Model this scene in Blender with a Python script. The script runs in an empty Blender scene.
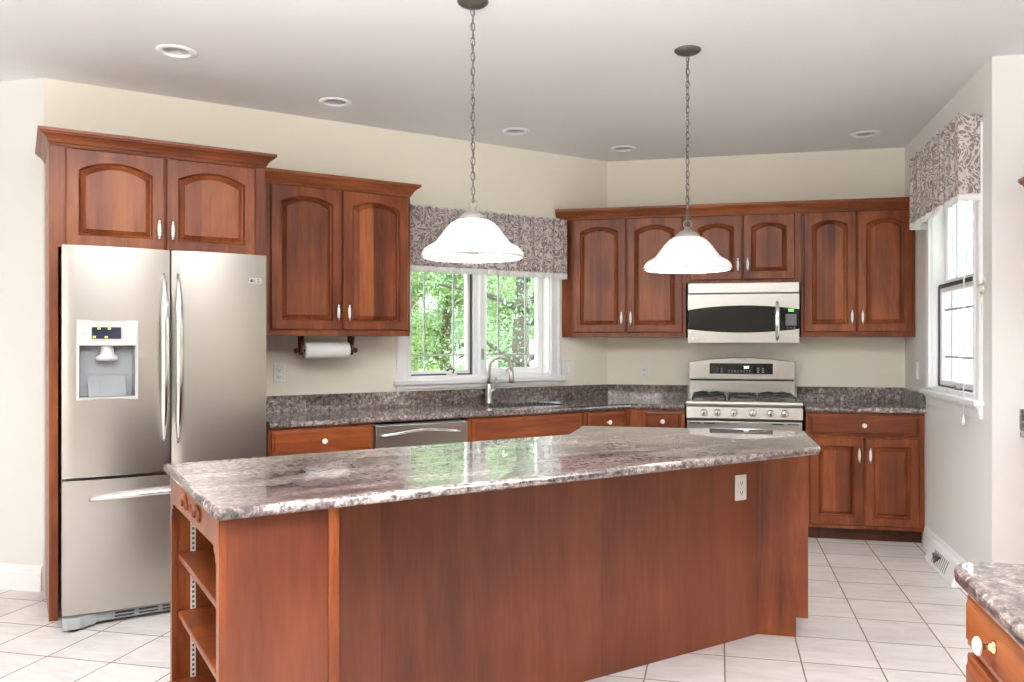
import bpy, bmesh, math, random
from mathutils import Vector, Matrix
S = bpy.context.scene
COL = S.collection
PI = math.pi
R2 = math.sqrt(.5)
random.seed(7)

# ------------------------------------------------------------------ camera, world, lights, exposure
cam_d = bpy.data.cameras.new('camera')
cam = bpy.data.objects.new('camera', cam_d)
COL.objects.link(cam)
S.camera = cam
cam.location = (0, 0, 1.35)
cam.rotation_euler = (PI/2, 0, math.radians(12.45))
cam_d.sensor_width = 36
cam_d.lens = 819.2/1024*36
cam_d.shift_x = -26.0/1024
cam_d.shift_y = 1.4/1024
cam_d.clip_start = .05
cam_d.clip_end = 200

S.view_settings.view_transform = 'Standard'
S.view_settings.look = 'None'
S.view_settings.gamma = 1
S.view_settings.use_curve_mapping = False
S.view_settings.exposure = 0.74
try:
    S.cycles.use_denoising = True
    S.cycles.max_bounces = 10
    S.cycles.diffuse_bounces = 6
    S.cycles.transparent_max_bounces = 16
    S.cycles.sample_clamp_indirect = 6
    S.cycles.caustics_reflective = False
    S.cycles.caustics_refractive = False
except Exception:
    pass

world = bpy.data.worlds.new('overcast_sky')
S.world = world
world.use_nodes = True
wn = world.node_tree.nodes
wn['Background'].inputs[0].default_value = (.93, .97, 1, 1)
wn['Background'].inputs[1].default_value = 4.2

def area(name, loc, rot, sx, sy, power, col=(1, 1, 1)):
    d = bpy.data.lights.new(name, 'AREA')
    d.shape = 'RECTANGLE'
    d.size, d.size_y, d.energy, d.color = sx, sy, power, col
    o = bpy.data.objects.new(name, d)
    o.location, o.rotation_euler = loc, rot
    COL.objects.link(o)
    return o
# added unseen fill lamps: rear wall, left wall, and one aimed up at the ceiling
area('added_fill_back', (-3.4, -3.9, 1.45), (PI/2, 0, 0), 4.6, 2.2, 48, (1, .985, .96))
area('added_fill_left', (-5.9, .8, 1.4), (PI/2, 0, -PI/2), 4.0, 2.2, 12, (1, .99, .97))
area('added_ceiling_fill', (-.3, 1.0, 2.25), (PI, 0, 0), 3.0, 1.6, 250, (1, .985, .97))
def portal(name, loc, rz, sx, sy):
    o = area(name, loc, (PI/2, 0, rz), sx, sy, 1)
    o.data.cycles.is_portal = True
portal('sink_window_portal', ((2.854-5.37)*math.sqrt(.5), (2.854+5.37)*math.sqrt(.5), 1.65), PI/4+PI, 1.14, 1.08)
portal('side_window_portal', (1.52, 5.2175, 1.73), PI/2, .92, 1.32)

# ------------------------------------------------------------------ node helpers / materials
def newmat(name):
    m = bpy.data.materials.new(name)
    m.use_nodes = True
    nt = m.node_tree
    return m, nt, nt.nodes['Principled BSDF']

def plain(name, col, rough=.5, metal=0., **kw):
    m, nt, b = newmat(name)
    b.inputs['Base Color'].default_value = (*col, 1)
    b.inputs['Roughness'].default_value = rough
    b.inputs['Metallic'].default_value = metal
    for k, v in kw.items():
        b.inputs[k.replace('_', ' ')].default_value = v
    return m

def ramp(nt, stops, interp='LINEAR'):
    r = nt.nodes.new('ShaderNodeValToRGB')
    cr = r.color_ramp
    cr.interpolation = interp
    while len(cr.elements) < len(stops):
        cr.elements.new(.5)
    for e, (p, c) in zip(cr.elements, stops):
        e.position = p
        e.color = (*c, 1) if len(c) == 3 else c
    return r

def math_n(nt, op, a, b=None, c=None):
    n = nt.nodes.new('ShaderNodeMath')
    n.operation = op
    for i, v in enumerate((a, b, c)):
        if v is None:
            continue
        if isinstance(v, (int, float)):
            n.inputs[i].default_value = v
        else:
            nt.links.new(v, n.inputs[i])
    return n.outputs[0]

def mixcol(nt, fac, a, b, mode='MIX'):
    n = nt.nodes.new('ShaderNodeMix')
    n.data_type = 'RGBA'
    n.blend_type = mode
    for sock, v in ((n.inputs['Factor'], fac), (n.inputs['A'], a), (n.inputs['B'], b)):
        pass
    ins = [i for i in n.inputs if i.type == 'RGBA']
    for sock, v in ((n.inputs[0], fac), (ins[0], a), (ins[1], b)):
        if isinstance(v, (int, float)):
            sock.default_value = v
        elif isinstance(v, tuple):
            sock.default_value = (*v, 1)
        else:
            nt.links.new(v, sock)
    return [o for o in n.outputs if o.type == 'RGBA'][0]

def coords(nt, scale, rnd=True):
    """object coordinates, shifted by a per-object random amount, then scaled"""
    tc = nt.nodes.new('ShaderNodeTexCoord')
    out = tc.outputs['Object']
    if rnd:
        oi = nt.nodes.new('ShaderNodeObjectInfo')
        m = math_n(nt, 'MULTIPLY', oi.outputs['Random'], 37.0)
        va = nt.nodes.new('ShaderNodeVectorMath')
        va.operation = 'ADD'
        nt.links.new(out, va.inputs[0])
        nt.links.new(m, va.inputs[1])
        out = va.outputs[0]
    vm = nt.nodes.new('ShaderNodeVectorMath')
    vm.operation = 'MULTIPLY'
    nt.links.new(out, vm.inputs[0])
    vm.inputs[1].default_value = scale
    return vm.outputs[0], out

def noise(nt, vec, scale, detail=4, rough=.55, dist=0.):
    n = nt.nodes.new('ShaderNodeTexNoise')
    n.inputs['Scale'].default_value = scale
    n.inputs['Detail'].default_value = detail
    n.inputs['Roughness'].default_value = rough
    n.inputs['Distortion'].default_value = dist
    nt.links.new(vec, n.inputs['Vector'])
    return n.outputs[0]

def bump(nt, b, h, strength=.1, dist=.01):
    n = nt.nodes.new('ShaderNodeBump')
    n.inputs['Strength'].default_value = strength
    n.inputs['Distance'].default_value = dist
    nt.links.new(h, n.inputs['Height'])
    nt.links.new(n.outputs[0], b.inputs['Normal'])

def wood(name, grain='z', boards=0., tone=1.0, dark=(.105, .020, .0055), mid=(.25, .058, .0145), light=(.47, .145, .040)):
    m, nt, b = newmat(name)
    sc = {'z': (1, 1, .10), 'x': (.10, 1, 1), 'y': (1, .1, 1)}[grain]
    v, raw = coords(nt, sc)
    n1 = noise(nt, v, 9, 5, .6, .6)
    n2 = noise(nt, v, 70, 3, .6)
    n3 = noise(nt, raw, 2.2, 2)
    f = math_n(nt, 'MULTIPLY_ADD', n2, .28, math_n(nt, 'MULTIPLY', n1, .72))
    f = math_n(nt, 'MULTIPLY_ADD', math_n(nt, 'SUBTRACT', n3, .5), .45, f)
    if boards:
        sx = nt.nodes.new('ShaderNodeSeparateXYZ')
        nt.links.new(raw, sx.inputs[0])
        cell = math_n(nt, 'FLOOR', math_n(nt, 'MULTIPLY', sx.outputs[0], boards))
        wnz = nt.nodes.new('ShaderNodeTexWhiteNoise')
        wnz.noise_dimensions = '1D'
        nt.links.new(cell, wnz.inputs['W'])
        f = math_n(nt, 'MULTIPLY_ADD', math_n(nt, 'SUBTRACT', wnz.outputs['Value'], .5), .26, f)
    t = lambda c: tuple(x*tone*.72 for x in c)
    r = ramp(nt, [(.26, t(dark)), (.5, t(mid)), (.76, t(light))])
    nt.links.new(f, r.inputs[0])
    nt.links.new(r.outputs[0], b.inputs['Base Color'])
    b.inputs['Roughness'].default_value = .36
    b.inputs['Coat Weight'].default_value = .06
    b.inputs['Specular IOR Level'].default_value = .32
    b.inputs['Coat Roughness'].default_value = .22
    bump(nt, b, n2, .04, .002)
    return m

def granite(name):
    m, nt, b = newmat(name)
    v, raw = coords(nt, (.22, 1, 1), rnd=False)
    flow = noise(nt, v, 5.5, 5, .62, 1.1)
    sp1 = noise(nt, raw, 52, 5, .68)
    sp2 = noise(nt, raw, 24, 5, .65, .8)
    vein = noise(nt, v, 3.0, 4, .6, 2.0)
    base = ramp(nt, [(.35, (.028, .024, .025)), (.45, (.10, .082, .079)), (.54, (.21, .178, .168)), (.67, (.47, .42, .40))])
    nt.links.new(math_n(nt, 'MULTIPLY_ADD', flow, .62, math_n(nt, 'MULTIPLY', sp2, .38)), base.inputs[0])
    spk = ramp(nt, [(.38, (.02, .018, .018)), (.46, (.36, .34, .34)), (.54, (.54, .52, .52)), (.63, (1.05, 1.02, 1.0))])
    nt.links.new(sp1, spk.inputs[0])
    c = mixcol(nt, .85, base.outputs[0], spk.outputs[0], 'OVERLAY')
    sp3 = noise(nt, raw, 150, 3, .6)
    fine = ramp(nt, [(.36, (.12, .11, .11)), (.47, (.5, .5, .5)), (.55, (.5, .5, .5)), (.66, (.95, .93, .92))])
    nt.links.new(sp3, fine.inputs[0])
    c = mixcol(nt, .6, c, fine.outputs[0], 'OVERLAY')
    vm = ramp(nt, [(.58, (0, 0, 0)), (.68, (1, 1, 1))])
    nt.links.new(vein, vm.inputs[0])
    c = mixcol(nt, math_n(nt, 'MULTIPLY', vm.outputs[0], .5), c, (.115, .052, .05))
    nt.links.new(c, b.inputs['Base Color'])
    b.inputs['Roughness'].default_value = .3
    b.inputs['Specular IOR Level'].default_value = .2
    b.inputs['Coat Weight'].default_value = 1.0
    b.inputs['Coat IOR'].default_value = 1.62
    b.inputs['Coat Roughness'].default_value = .02
    return m

def steel(name, col=(.56, .545, .52), rough=.30, axis='z'):
    m, nt, b = newmat(name)
    sc = {'z': (1, 1, .01), 'x': (.01, 1, 1)}[axis]
    v, raw = coords(nt, sc)
    n = noise(nt, v, 420, 3, .6)
    b.inputs['Base Color'].default_value = (*col, 1)
    b.inputs['Metallic'].default_value = 1
    mr = math_n(nt, 'MULTIPLY_ADD', n, .08, rough-.04)
    nt.links.new(mr, b.inputs['Roughness'])
    bump(nt, b, n, .006, .001)
    return m

def paint(name, col, rough=.75, tex=.06, scale=160):
    m, nt, b = newmat(name)
    v, raw = coords(nt, (1, 1, 1), rnd=False)
    n = noise(nt, v, scale, 3)
    b.inputs['Base Color'].default_value = (*col, 1)
    b.inputs['Roughness'].default_value = rough
    bump(nt, b, n, tex, .003)
    return m

def tile_floor(name):
    m, nt, b = newmat(name)
    v, raw = coords(nt, (1, 1, 1), rnd=False)
    sx = nt.nodes.new('ShaderNodeSeparateXYZ')
    nt.links.new(raw, sx.inputs[0])
    P = .316
    d, ids = [], []
    for i, ph in ((0, .024), (1, 3.617)):
        u = math_n(nt, 'DIVIDE', math_n(nt, 'SUBTRACT', sx.outputs[i], ph-40*P), P)
        fr = math_n(nt, 'FRACT', u)
        ids.append(math_n(nt, 'FLOOR', u))
        d.append(math_n(nt, 'MINIMUM', fr, math_n(nt, 'SUBTRACT', 1.0, fr)))
    edge = math_n(nt, 'MULTIPLY', math_n(nt, 'MINIMUM', d[0], d[1]), P)
    wob = noise(nt, raw, 60, 2)
    edge = math_n(nt, 'MULTIPLY_ADD', math_n(nt, 'SUBTRACT', wob, .5), .0016, edge)
    g = ramp(nt, [(.0, (0, 0, 0)), (1., (1, 1, 1))])
    nt.links.new(math_n(nt, 'DIVIDE', math_n(nt, 'SUBTRACT', edge, .0024), .0016), g.inputs[0])
    cid = math_n(nt, 'MULTIPLY_ADD', ids[0], 13.7, math_n(nt, 'MULTIPLY', ids[1], 7.31))
    wnz = nt.nodes.new('ShaderNodeTexWhiteNoise')
    wnz.noise_dimensions = '1D'
    nt.links.new(cid, wnz.inputs['W'])
    shift = nt.nodes.new('ShaderNodeVectorMath')
    shift.operation = 'ADD'
    nt.links.new(raw, shift.inputs[0])
    nt.links.new(math_n(nt, 'MULTIPLY', wnz.outputs['Value'], 20.), shift.inputs[1])
    st = nt.nodes.new('ShaderNodeVectorMath')
    st.operation = 'MULTIPLY'
    nt.links.new(shift.outputs[0], st.inputs[0])
    st.inputs[1].default_value = (.5, 1.6, 1)
    n1 = noise(nt, st.outputs[0], 7, 6, .62, .7)
    n1 = math_n(nt, 'MULTIPLY_ADD', math_n(nt, 'SUBTRACT', wnz.outputs['Value'], .5), .12, n1)
    tr = ramp(nt, [(.3, (.60, .55, .53)), (.5, (.71, .675, .66)), (.7, (.79, .765, .755))])
    nt.links.new(n1, tr.inputs[0])
    c = mixcol(nt, g.outputs[0], (.20, .15, .125), tr.outputs[0])
    nt.links.new(c, b.inputs['Base Color'])
    rr = math_n(nt, 'MULTIPLY_ADD', g.outputs[0], -.5, .82)
    nt.links.new(rr, b.inputs['Roughness'])
    bump(nt, b, g.outputs[0], .35, .002)
    return m

def damask(name):
    m, nt, b = newmat(name)
    v, raw = coords(nt, (1, 1, 1), rnd=False)
    n0 = noise(nt, raw, 8.5, 2, .5, 3.0)
    n1 = noise(nt, raw, 34, 3, .6, 1.2)
    f = math_n(nt, 'MULTIPLY_ADD', n1, .22, math_n(nt, 'MULTIPLY', n0, .85))
    saw = math_n(nt, 'ABSOLUTE', math_n(nt, 'SUBTRACT', math_n(nt, 'FRACT', math_n(nt, 'MULTIPLY', f, 6.0)), .5))
    r = ramp(nt, [(.10, (.20, .155, .145)), (.22, (.30, .245, .235)), (.28, (.54, .48, .465)), (.5, (.60, .55, .54))])
    nt.links.new(saw, r.inputs[0])
    nt.links.new(r.outputs[0], b.inputs['Base Color'])
    b.inputs['Roughness'].default_value = .75
    b.inputs['Sheen Weight'].default_value = .2
    bump(nt, b, saw, .15, .003)
    return m

def alabaster(name):
    m, nt, b = newmat(name)
    v, raw = coords(nt, (1, 1, 1))
    n = noise(nt, v, 9, 4, .6, 2.5)
    r = ramp(nt, [(.35, (.90, .90, .90)), (.6, (.96, .96, .955))])
    nt.links.new(n, r.inputs[0])
    nt.links.new(r.outputs[0], b.inputs['Base Color'])
    b.inputs['Roughness'].default_value = .28
    tr = nt.nodes.new('ShaderNodeBsdfTranslucent')
    nt.links.new(r.outputs[0], tr.inputs['Color'])
    mx = nt.nodes.new('ShaderNodeMixShader')
    mx.inputs[0].default_value = .17
    nt.links.new(b.outputs[0], mx.inputs[1])
    nt.links.new(tr.outputs[0], mx.inputs[2])
    nt.links.new(mx.outputs[0], nt.nodes['Material Output'].inputs['Surface'])
    return m

def leaf_mat(name, dark, light):
    m, nt, b = newmat(name)
    v, raw = coords(nt, (1, 1, 1))
    n = noise(nt, v, 1.6, 3)
    r = ramp(nt, [(.35, dark), (.65, light)])
    nt.links.new(n, r.inputs[0])
    nt.links.new(r.outputs[0], b.inputs['Base Color'])
    b.inputs['Roughness'].default_value = .6
    tr = nt.nodes.new('ShaderNodeBsdfTranslucent')
    nt.links.new(r.outputs[0], tr.inputs['Color'])
    mx = nt.nodes.new('ShaderNodeMixShader')
    mx.inputs[0].default_value = .4
    nt.links.new(b.outputs[0], mx.inputs[1])
    nt.links.new(tr.outputs[0], mx.inputs[2])
    nt.links.new(mx.outputs[0], nt.nodes['Material Output'].inputs['Surface'])
    return m

def pane_mat(name):
    m, nt, b = newmat(name)
    nt.nodes.remove(b)
    t = nt.nodes.new('ShaderNodeBsdfTransparent')
    t.inputs[0].default_value = (.97, .99, .98, 1)
    g = nt.nodes.new('ShaderNodeBsdfGlossy')
    g.inputs['Roughness'].default_value = .02
    f = nt.nodes.new('ShaderNodeLayerWeight')
    f.inputs[0].default_value = .5
    mx = nt.nodes.new('ShaderNodeMixShader')
    nt.links.new(math_n(nt, 'MULTIPLY_ADD', math_n(nt, 'POWER', f.outputs['Facing'], 4.5), .35, .03), mx.inputs[0])
    nt.links.new(t.outputs[0], mx.inputs[1])
    nt.links.new(g.outputs[0], mx.inputs[2])
    nt.links.new(mx.outputs[0], nt.nodes['Material Output'].inputs['Surface'])
    return m

def glow(name, col, strength):
    m, nt, b = newmat(name)
    b.inputs['Base Color'].default_value = (*col, 1)
    b.inputs['Emission Color'].default_value = (*col, 1)
    b.inputs['Emission Strength'].default_value = strength
    return m

M = {}
M['wood'] = wood('cherry_wood', 'z')
M['wood_panel'] = wood('cherry_panel_boards', 'z', boards=11., tone=1.06)
M['wood_h'] = wood('cherry_wood_horizontal', 'x')
M['wood_end'] = wood('cherry_veneer', 'z', boards=3.2, dark=(.12, .029, .012), mid=(.19, .047, .019), light=(.26, .072, .030))
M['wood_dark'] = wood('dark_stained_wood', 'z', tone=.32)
M['granite'] = granite('brown_grey_granite')
M['steel'] = steel('brushed_steel', (.45, .43, .40))
M['steel_h'] = steel('brushed_steel_horizontal', (.42, .405, .38), axis='x')
M['chrome'] = plain('polished_steel', (.78, .78, .77), .12, 1.)
M['nickel'] = plain('brushed_nickel', (.52, .50, .47), .28, 1.)
M['pewter'] = plain('antique_pewter', (.13, .115, .10), .48, .6)
M['pewter_light'] = plain('light_pewter', (.27, .245, .22), .5, .4)
M['wall'] = paint('cream_wall_paint', (.86, .82, .705))
M['wall_white'] = paint('white_wall_paint', (.77, .77, .75))
M['ceiling'] = paint('ceiling_paint', (.83, .84, .86), tex=.35, scale=45)
M['trim'] = plain('white_trim_paint', (.90, .90, .92), .35)
M['tile'] = tile_floor('pale_ceramic_tile')
M['fabric'] = damask('damask_fabric')
M['fringe'] = paint('white_cotton', (.85, .85, .85), .9, .3, 220)
M['shade'] = alabaster('alabaster_glass')
M['porcelain'] = plain('white_porcelain', (.88, .87, .84), .15, 0, Coat_Weight=.5)
M['plastic'] = plain('white_plastic', (.84, .84, .81), .35)
M['slot'] = plain('dark_slot', (.12, .11, .10), .5)
M['black_glass'] = plain('black_glass', (.006, .0065, .007), .08, 0, Specular_IOR_Level=.35)
M['black'] = plain('black_rubber', (.02, .02, .02), .5)
M['dark_gap'] = plain('dark_gasket', (.035, .04, .045), .5)
M['iron'] = plain('cast_iron', (.045, .045, .045), .45)
M['grey_plastic'] = plain('grey_plastic', (.27, .285, .295), .4)
M['silver_plastic'] = plain('silver_plastic', (.56, .57, .575), .35, .1)
M['brass'] = plain('brass', (.75, .52, .22), .22, 1.)
M['paper'] = paint('paper_towel', (.88, .88, .87), .95, .4, 120)
M['screen_dark'] = plain('screen_dark', (.02, .024, .05), .12)
M['led_green'] = glow('green_led', (.25, .9, .25), 1.2)
M['led_white'] = glow('white_led', (.8, .95, .9), 1.0)
M['led_lime'] = glow('lime_led', (.6, .8, .1), .8)
M['can'] = plain('downlight_can', (.62, .60, .60), .4)
M['bulb'] = plain('frosted_bulb', (.86, .85, .80), .3)
M['pane'] = pane_mat('window_pane')
M['muntin'] = plain('grey_green_muntin', (.50, .55, .54), .4)
M['screen_frame'] = plain('dark_screen_frame', (.05, .05, .055), .5)
M['grass'] = paint('lawn_grass', (.27, .40, .12), .9, .5, 20)
M['bark'] = paint('tree_bark', (.07, .055, .045), .9, .5, 30)
M['leaf_a'] = leaf_mat('leaf_bright', (.09, .17, .045), (.30, .40, .18))
M['leaf_b'] = leaf_mat('leaf_bluish', (.12, .21, .12), (.31, .43, .29))
M['siding'] = paint('pale_siding', (.84, .84, .84), .8, .1, 30)

# ------------------------------------------------------------------ mesh builder
class MB:
    def __init__(self):
        self.bm = bmesh.new()
        self.mi = 0
    def _merge(self, b, smooth=False):
        me = bpy.data.meshes.new('tmp')
        for f in b.faces:
            f.material_index = self.mi
            f.smooth = smooth
        b.to_mesh(me)
        b.free()
        self.bm.from_mesh(me)
        bpy.data.meshes.remove(me)
        return self
    def box(self, x0, x1, y0, y1, z0, z1, b=0., seg=1):
        t = bmesh.new()
        vs = [t.verts.new(p) for p in ((x0, y0, z0), (x1, y0, z0), (x1, y1, z0), (x0, y1, z0), (x0, y0, z1), (x1, y0, z1), (x1, y1, z1), (x0, y1, z1))]
        for q in ((0, 3, 2, 1), (4, 5, 6, 7), (0, 1, 5, 4), (1, 2, 6, 5), (2, 3, 7, 6), (3, 0, 4, 7)):
            t.faces.new([vs[i] for i in q])
        if b:
            bmesh.ops.bevel(t, geom=list(t.edges), offset=b, segments=seg, affect='EDGES', profile=.5)
        return self._merge(t)
    def prism(self, pts, axis, d0, d1, b=0., seg=2, horiz_only=False):
        t = bmesh.new()
        def mk(p, d):
            return {'x': (d, p[0], p[1]), 'y': (p[0], d, p[1]), 'z': (p[0], p[1], d)}[axis]
        a = [t.verts.new(mk(p, d0)) for p in pts]
        c = [t.verts.new(mk(p, d1)) for p in pts]
        n = len(pts)
        f0 = t.faces.new(a)
        f1 = t.faces.new(c)
        for i in range(n):
            t.faces.new((a[i], a[(i+1) % n], c[(i+1) % n], c[i]))
        bmesh.ops.recalc_face_normals(t, faces=list(t.faces))
        if b:
            es = list(f0.edges)+list(f1.edges)
            if not horiz_only:
                es = list(t.edges)
            bmesh.ops.bevel(t, geom=es, offset=b, segments=seg, affect='EDGES', profile=.5)
        return self._merge(t, False)
    def tube(self, path, r, seg=8, closed=False, caps=True, flat=None):
        t = bmesh.new()
        P = [Vector(p) for p in path]
        n = len(P)
        rs = r if isinstance(r, (list, tuple)) else [r]*n
        rings = []
        up = None
        for i in range(n):
            if closed:
                d = (P[(i+1) % n]-P[i-1])
            else:
                d = P[min(i+1, n-1)]-P[max(i-1, 0)]
            d.normalize()
            if up is None:
                up = Vector((0, 0, 1)) if abs(d.z) < .9 else Vector((0, 1, 0))
            s = d.cross(up).normalized()
            up = s.cross(d).normalized()
            fx = flat or 1.
            rings.append([t.verts.new(P[i]+(s*math.cos(2*PI*k/seg)*fx+up*math.sin(2*PI*k/seg))*rs[i]) for k in range(seg)])
        m = n if closed else n-1
        for i in range(m):
            A, B = rings[i], rings[(i+1) % n]
            for k in range(seg):
                t.faces.new((A[k], A[(k+1) % seg], B[(k+1) % seg], B[k]))
        if caps and not closed:
            t.faces.new(rings[0][::-1])
            t.faces.new(rings[-1])
        bmesh.ops.recalc_face_normals(t, faces=list(t.faces))
        return self._merge(t, True)
    def lathe(self, prof, seg=32, o=(0, 0, 0), axis='z', sx=1., sy=1.):
        t = bmesh.new()
        rings = []
        for (r, h) in prof:
            ring = []
            rr = max(r, 1e-5)
            for k in range(seg):
                a = 2*PI*k/seg
                x, y = rr*math.cos(a)*sx, rr*math.sin(a)*sy
                p = {'z': (x, y, h), 'y': (x, h, y), 'x': (h, x, y)}[axis]
                ring.append(t.verts.new((p[0]+o[0], p[1]+o[1], p[2]+o[2])))
            rings.append(ring)
        for A, B in zip(rings, rings[1:]):
            for k in range(seg):
                t.faces.new((A[k], A[(k+1) % seg], B[(k+1) % seg], B[k]))
        bmesh.ops.remove_doubles(t, verts=list(t.verts), dist=2e-5)
        bmesh.ops.recalc_face_normals(t, faces=list(t.faces))
        return self._merge(t, True)
    def sweep(self, prof, path, closed=False):
        """prof: (outward offset, z) closed outline; path: 2-D polyline, outward = right-hand side"""
        t = bmesh.new()
        n = len(path)
        P = [Vector(p) for p in path]
        rings = []
        for i in range(n):
            def nrm(a, b):
                d = (b-a).normalized()
                return Vector((d.y, -d.x))
            if i == 0:
                o = nrm(P[0], P[1])
            elif i == n-1:
                o = nrm(P[-2], P[-1])
            else:
                n0, n1 = nrm(P[i-1], P[i]), nrm(P[i], P[i+1])
                o = (n0+n1)/(1+n0.dot(n1))
            rings.append([t.verts.new((P[i].x+o.x*q, P[i].y+o.y*q, z)) for q, z in prof])
        k = len(prof)
        for A, B in zip(rings, rings[1:]):
            for j in range(k):
                t.faces.new((A[j], A[(j+1) % k], B[(j+1) % k], B[j]))
        t.faces.new(rings[0])
        t.faces.new(rings[-1][::-1])
        bmesh.ops.recalc_face_normals(t, faces=list(t.faces))
        return self._merge(t)
    def loops(self, L, fill_last=True, fill_first=False, smooth=False):
        t = bmesh.new()
        R = [[t.verts.new(p) for p in l] for l in L]
        k = len(L[0])
        for A, B in zip(R, R[1:]):
            for j in range(k):
                t.faces.new((A[j], A[(j+1) % k], B[(j+1) % k], B[j]))
        if fill_last:
            t.faces.new(R[-1])
        if fill_first:
            t.faces.new(R[0][::-1])
        bmesh.ops.recalc_face_normals(t, faces=list(t.faces))
        return self._merge(t, smooth)
    def build(self, name, mat, parent=None, loc=(0, 0, 0), rz=0.):
        me = bpy.data.meshes.new(name)
        self.bm.to_mesh(me)
        self.bm.free()
        for m in (mat if isinstance(mat, (list, tuple)) else [mat]):
            me.materials.append(m)
        o = bpy.data.objects.new(name, me)
        COL.objects.link(o)
        o.location = loc
        o.rotation_euler = (0, 0, rz)
        if parent is not None:
            o.parent = parent
        return o

def tag(o, label, cat, group=None):
    o['label'] = label
    o['category'] = cat
    if group:
        o['group'] = group
    return o
# frames: 'A' = window wall (rotated 45 deg), 'B' = range wall, 'C' = right-hand wall.  x runs along the wall, y into it
ANG = {'A': PI/4, 'B': 0., 'C': -PI/2}
def wpos(fr, p):
    a = ANG[fr]
    return (p[0]*math.cos(a)-p[1]*math.sin(a), p[0]*math.sin(a)+p[1]*math.cos(a), p[2])
def thing(name, label, cat, fr, p, group=None):
    o = bpy.data.objects.new(name, None)
    o.empty_display_size = .1
    COL.objects.link(o)
    o.location = wpos(fr, p)
    o.rotation_euler = (0, 0, ANG[fr])
    return tag(o, label, cat, group)
def struct(o, label=None):
    o['kind'] = 'structure'
    if label:
        o['label'] = label
    return o

# ------------------------------------------------------------------ main dimensions
CEIL = 2.785
WA, YB, XC = 5.188, 6.47, 1.338            # wall planes: A (w), B (y), C (x)
YE = 4.503                                  # wall E, facing the camera, right of wall C
AL = .13                                    # left end of wall A
CTOP = .914
TH = .036
def A2W(a, w): return ((a-w)*R2, (a+w)*R2)
def W2A(x, y): return ((x+y)*R2, (y-x)*R2)
cor = W2A(YB-WA/R2, YB)                     # corner A/B in A coordinates
XAB = YB-WA/R2

# ------------------------------------------------------------------ the setting
m = MB(); m.box(-6.2, 4.4, -4.2, 7.0, -.12, 0)
struct(m.build('floor', M['tile']))

# ceiling with round openings for the downlights
lights = [A2W(.668, 4.360), A2W(1.610, 4.770), A2W(2.866, 4.770), A2W(3.790, 4.768), (.985, 5.99)]
LR = .070
t = bmesh.new()
edges = []
def ring(pts):
    vs = [t.verts.new(p) for p in pts]
    edges.extend(t.edges.new((vs[i], vs[(i+1) % len(vs)])) for i in range(len(vs)))
ring([(-6.2, -4.2, CEIL), (4.4, -4.2, CEIL), (4.4, 7.0, CEIL), (-6.2, 7.0, CEIL)])
for (x, y) in lights:
    ring([(x+LR*math.cos(2*PI*k/32), y+LR*math.sin(2*PI*k/32), CEIL) for k in range(32)])
bmesh.ops.triangle_fill(t, use_beauty=True, use_dissolve=False, edges=edges)
for f in t.faces:
    if f.normal.z > 0:
        f.normal_flip()
me = bpy.data.meshes.new('ceiling'); t.to_mesh(me); t.free()
me.materials.append(M['ceiling'])
o = bpy.data.objects.new('ceiling', me); COL.objects.link(o); struct(o)

def wall_with_hole(name, x0, x1, y0, y1, hole, mat, rz):
    m = MB()
    if hole:
        hx0, hx1, hz0, hz1 = hole
        m.box(x0, hx0, y0, y1, 0, CEIL); m.box(hx1, x1, y0, y1, 0, CEIL)
        m.box(hx0, hx1, y0, y1, 0, hz0); m.box(hx0, hx1, y0, y1, hz1, CEIL)
    else:
        m.box(x0, x1, y0, y1, 0, CEIL)
    return struct(m.build(name, mat, rz=rz))
WO = (2.270, 3.418, 1.105, 2.20)            # window opening in wall A
wall_with_hole('wall_left', AL, cor[0], WA, WA+.15, WO, M['wall'], PI/4)
wall_with_hole('wall_back', XAB, XC, YB, YB+.15, None, M['wall'], 0)
CO = (-5.69, -4.745, 1.06, 2.40)            # window opening in wall C (x along -y)
wall_with_hole('wall_right', -YB-.15, -YE-.15, XC, XC+.15, CO, M['wall_white'], -PI/2)
wall_with_hole('wall_right_return', XC, 4.4, YE, YE+.15, None, M['wall_white'], 0)
px, py = A2W(AL, WA)
wall_with_hole('wall_far_left', -6.2, px, py, py+.15, None, M['wall_white'], 0)
wall_with_hole('wall_side_left', -6.2, -6.05, -4.2, py, None, M['wall'], 0)
wall_with_hole('wall_rear', -6.05, 4.4, -4.2, -4.05, None, M['wall'], 0)
wall_with_hole('wall_side_right', 4.25, 4.4, -4.05, YE, None, M['wall'], 0)

BBP = [(0, 0), (.016, 0), (.016, .095), (.012, .108), (.012, .120), (.006, .135), (0, .138)]
def baseboard(name, path):
    m = MB(); m.sweep(BBP, path)
    return struct(m.build(name, M['trim']))
baseboard('baseboard_left', [(-6.0, py), (px-.004, py)])
baseboard('baseboard_right', [(XC, 5.845), (XC, YE), (4.2, YE)])

# ------------------------------------------------------------------ windows
CAS = [(0, 0), (0, .022), (.018, .022), (.026, .016), (.06, .014), (.07, .018), (.085, .018), (.095, .010), (.095, 0)]
def frame_ring(m, x0, x1, z0, z1, prof, y, inward=False, sides='LRTB'):
    """mitred picture-frame: prof = (outward offset, depth towards the room)"""
    k = len(prof)
    t = bmesh.new()
    cs = [(x0, z0, -1, -1), (x1, z0, 1, -1), (x1, z1, 1, 1), (x0, z1, -1, 1)]
    R = [[t.verts.new((cx+sx*o, y-d, cz+sz*o)) for o, d in prof] for cx, cz, sx, sz in cs]
    use = {'B': (0, 1), 'R': (1, 2), 'T': (2, 3), 'L': (3, 0)}
    for s in sides:
        i, j = use[s]
        for q in range(k):
            t.faces.new((R[i][q], R[i][(q+1) % k], R[j][(q+1) % k], R[j][q]))
    bmesh.ops.recalc_face_normals(t, faces=list(t.faces))
    m._merge(t)

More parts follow.
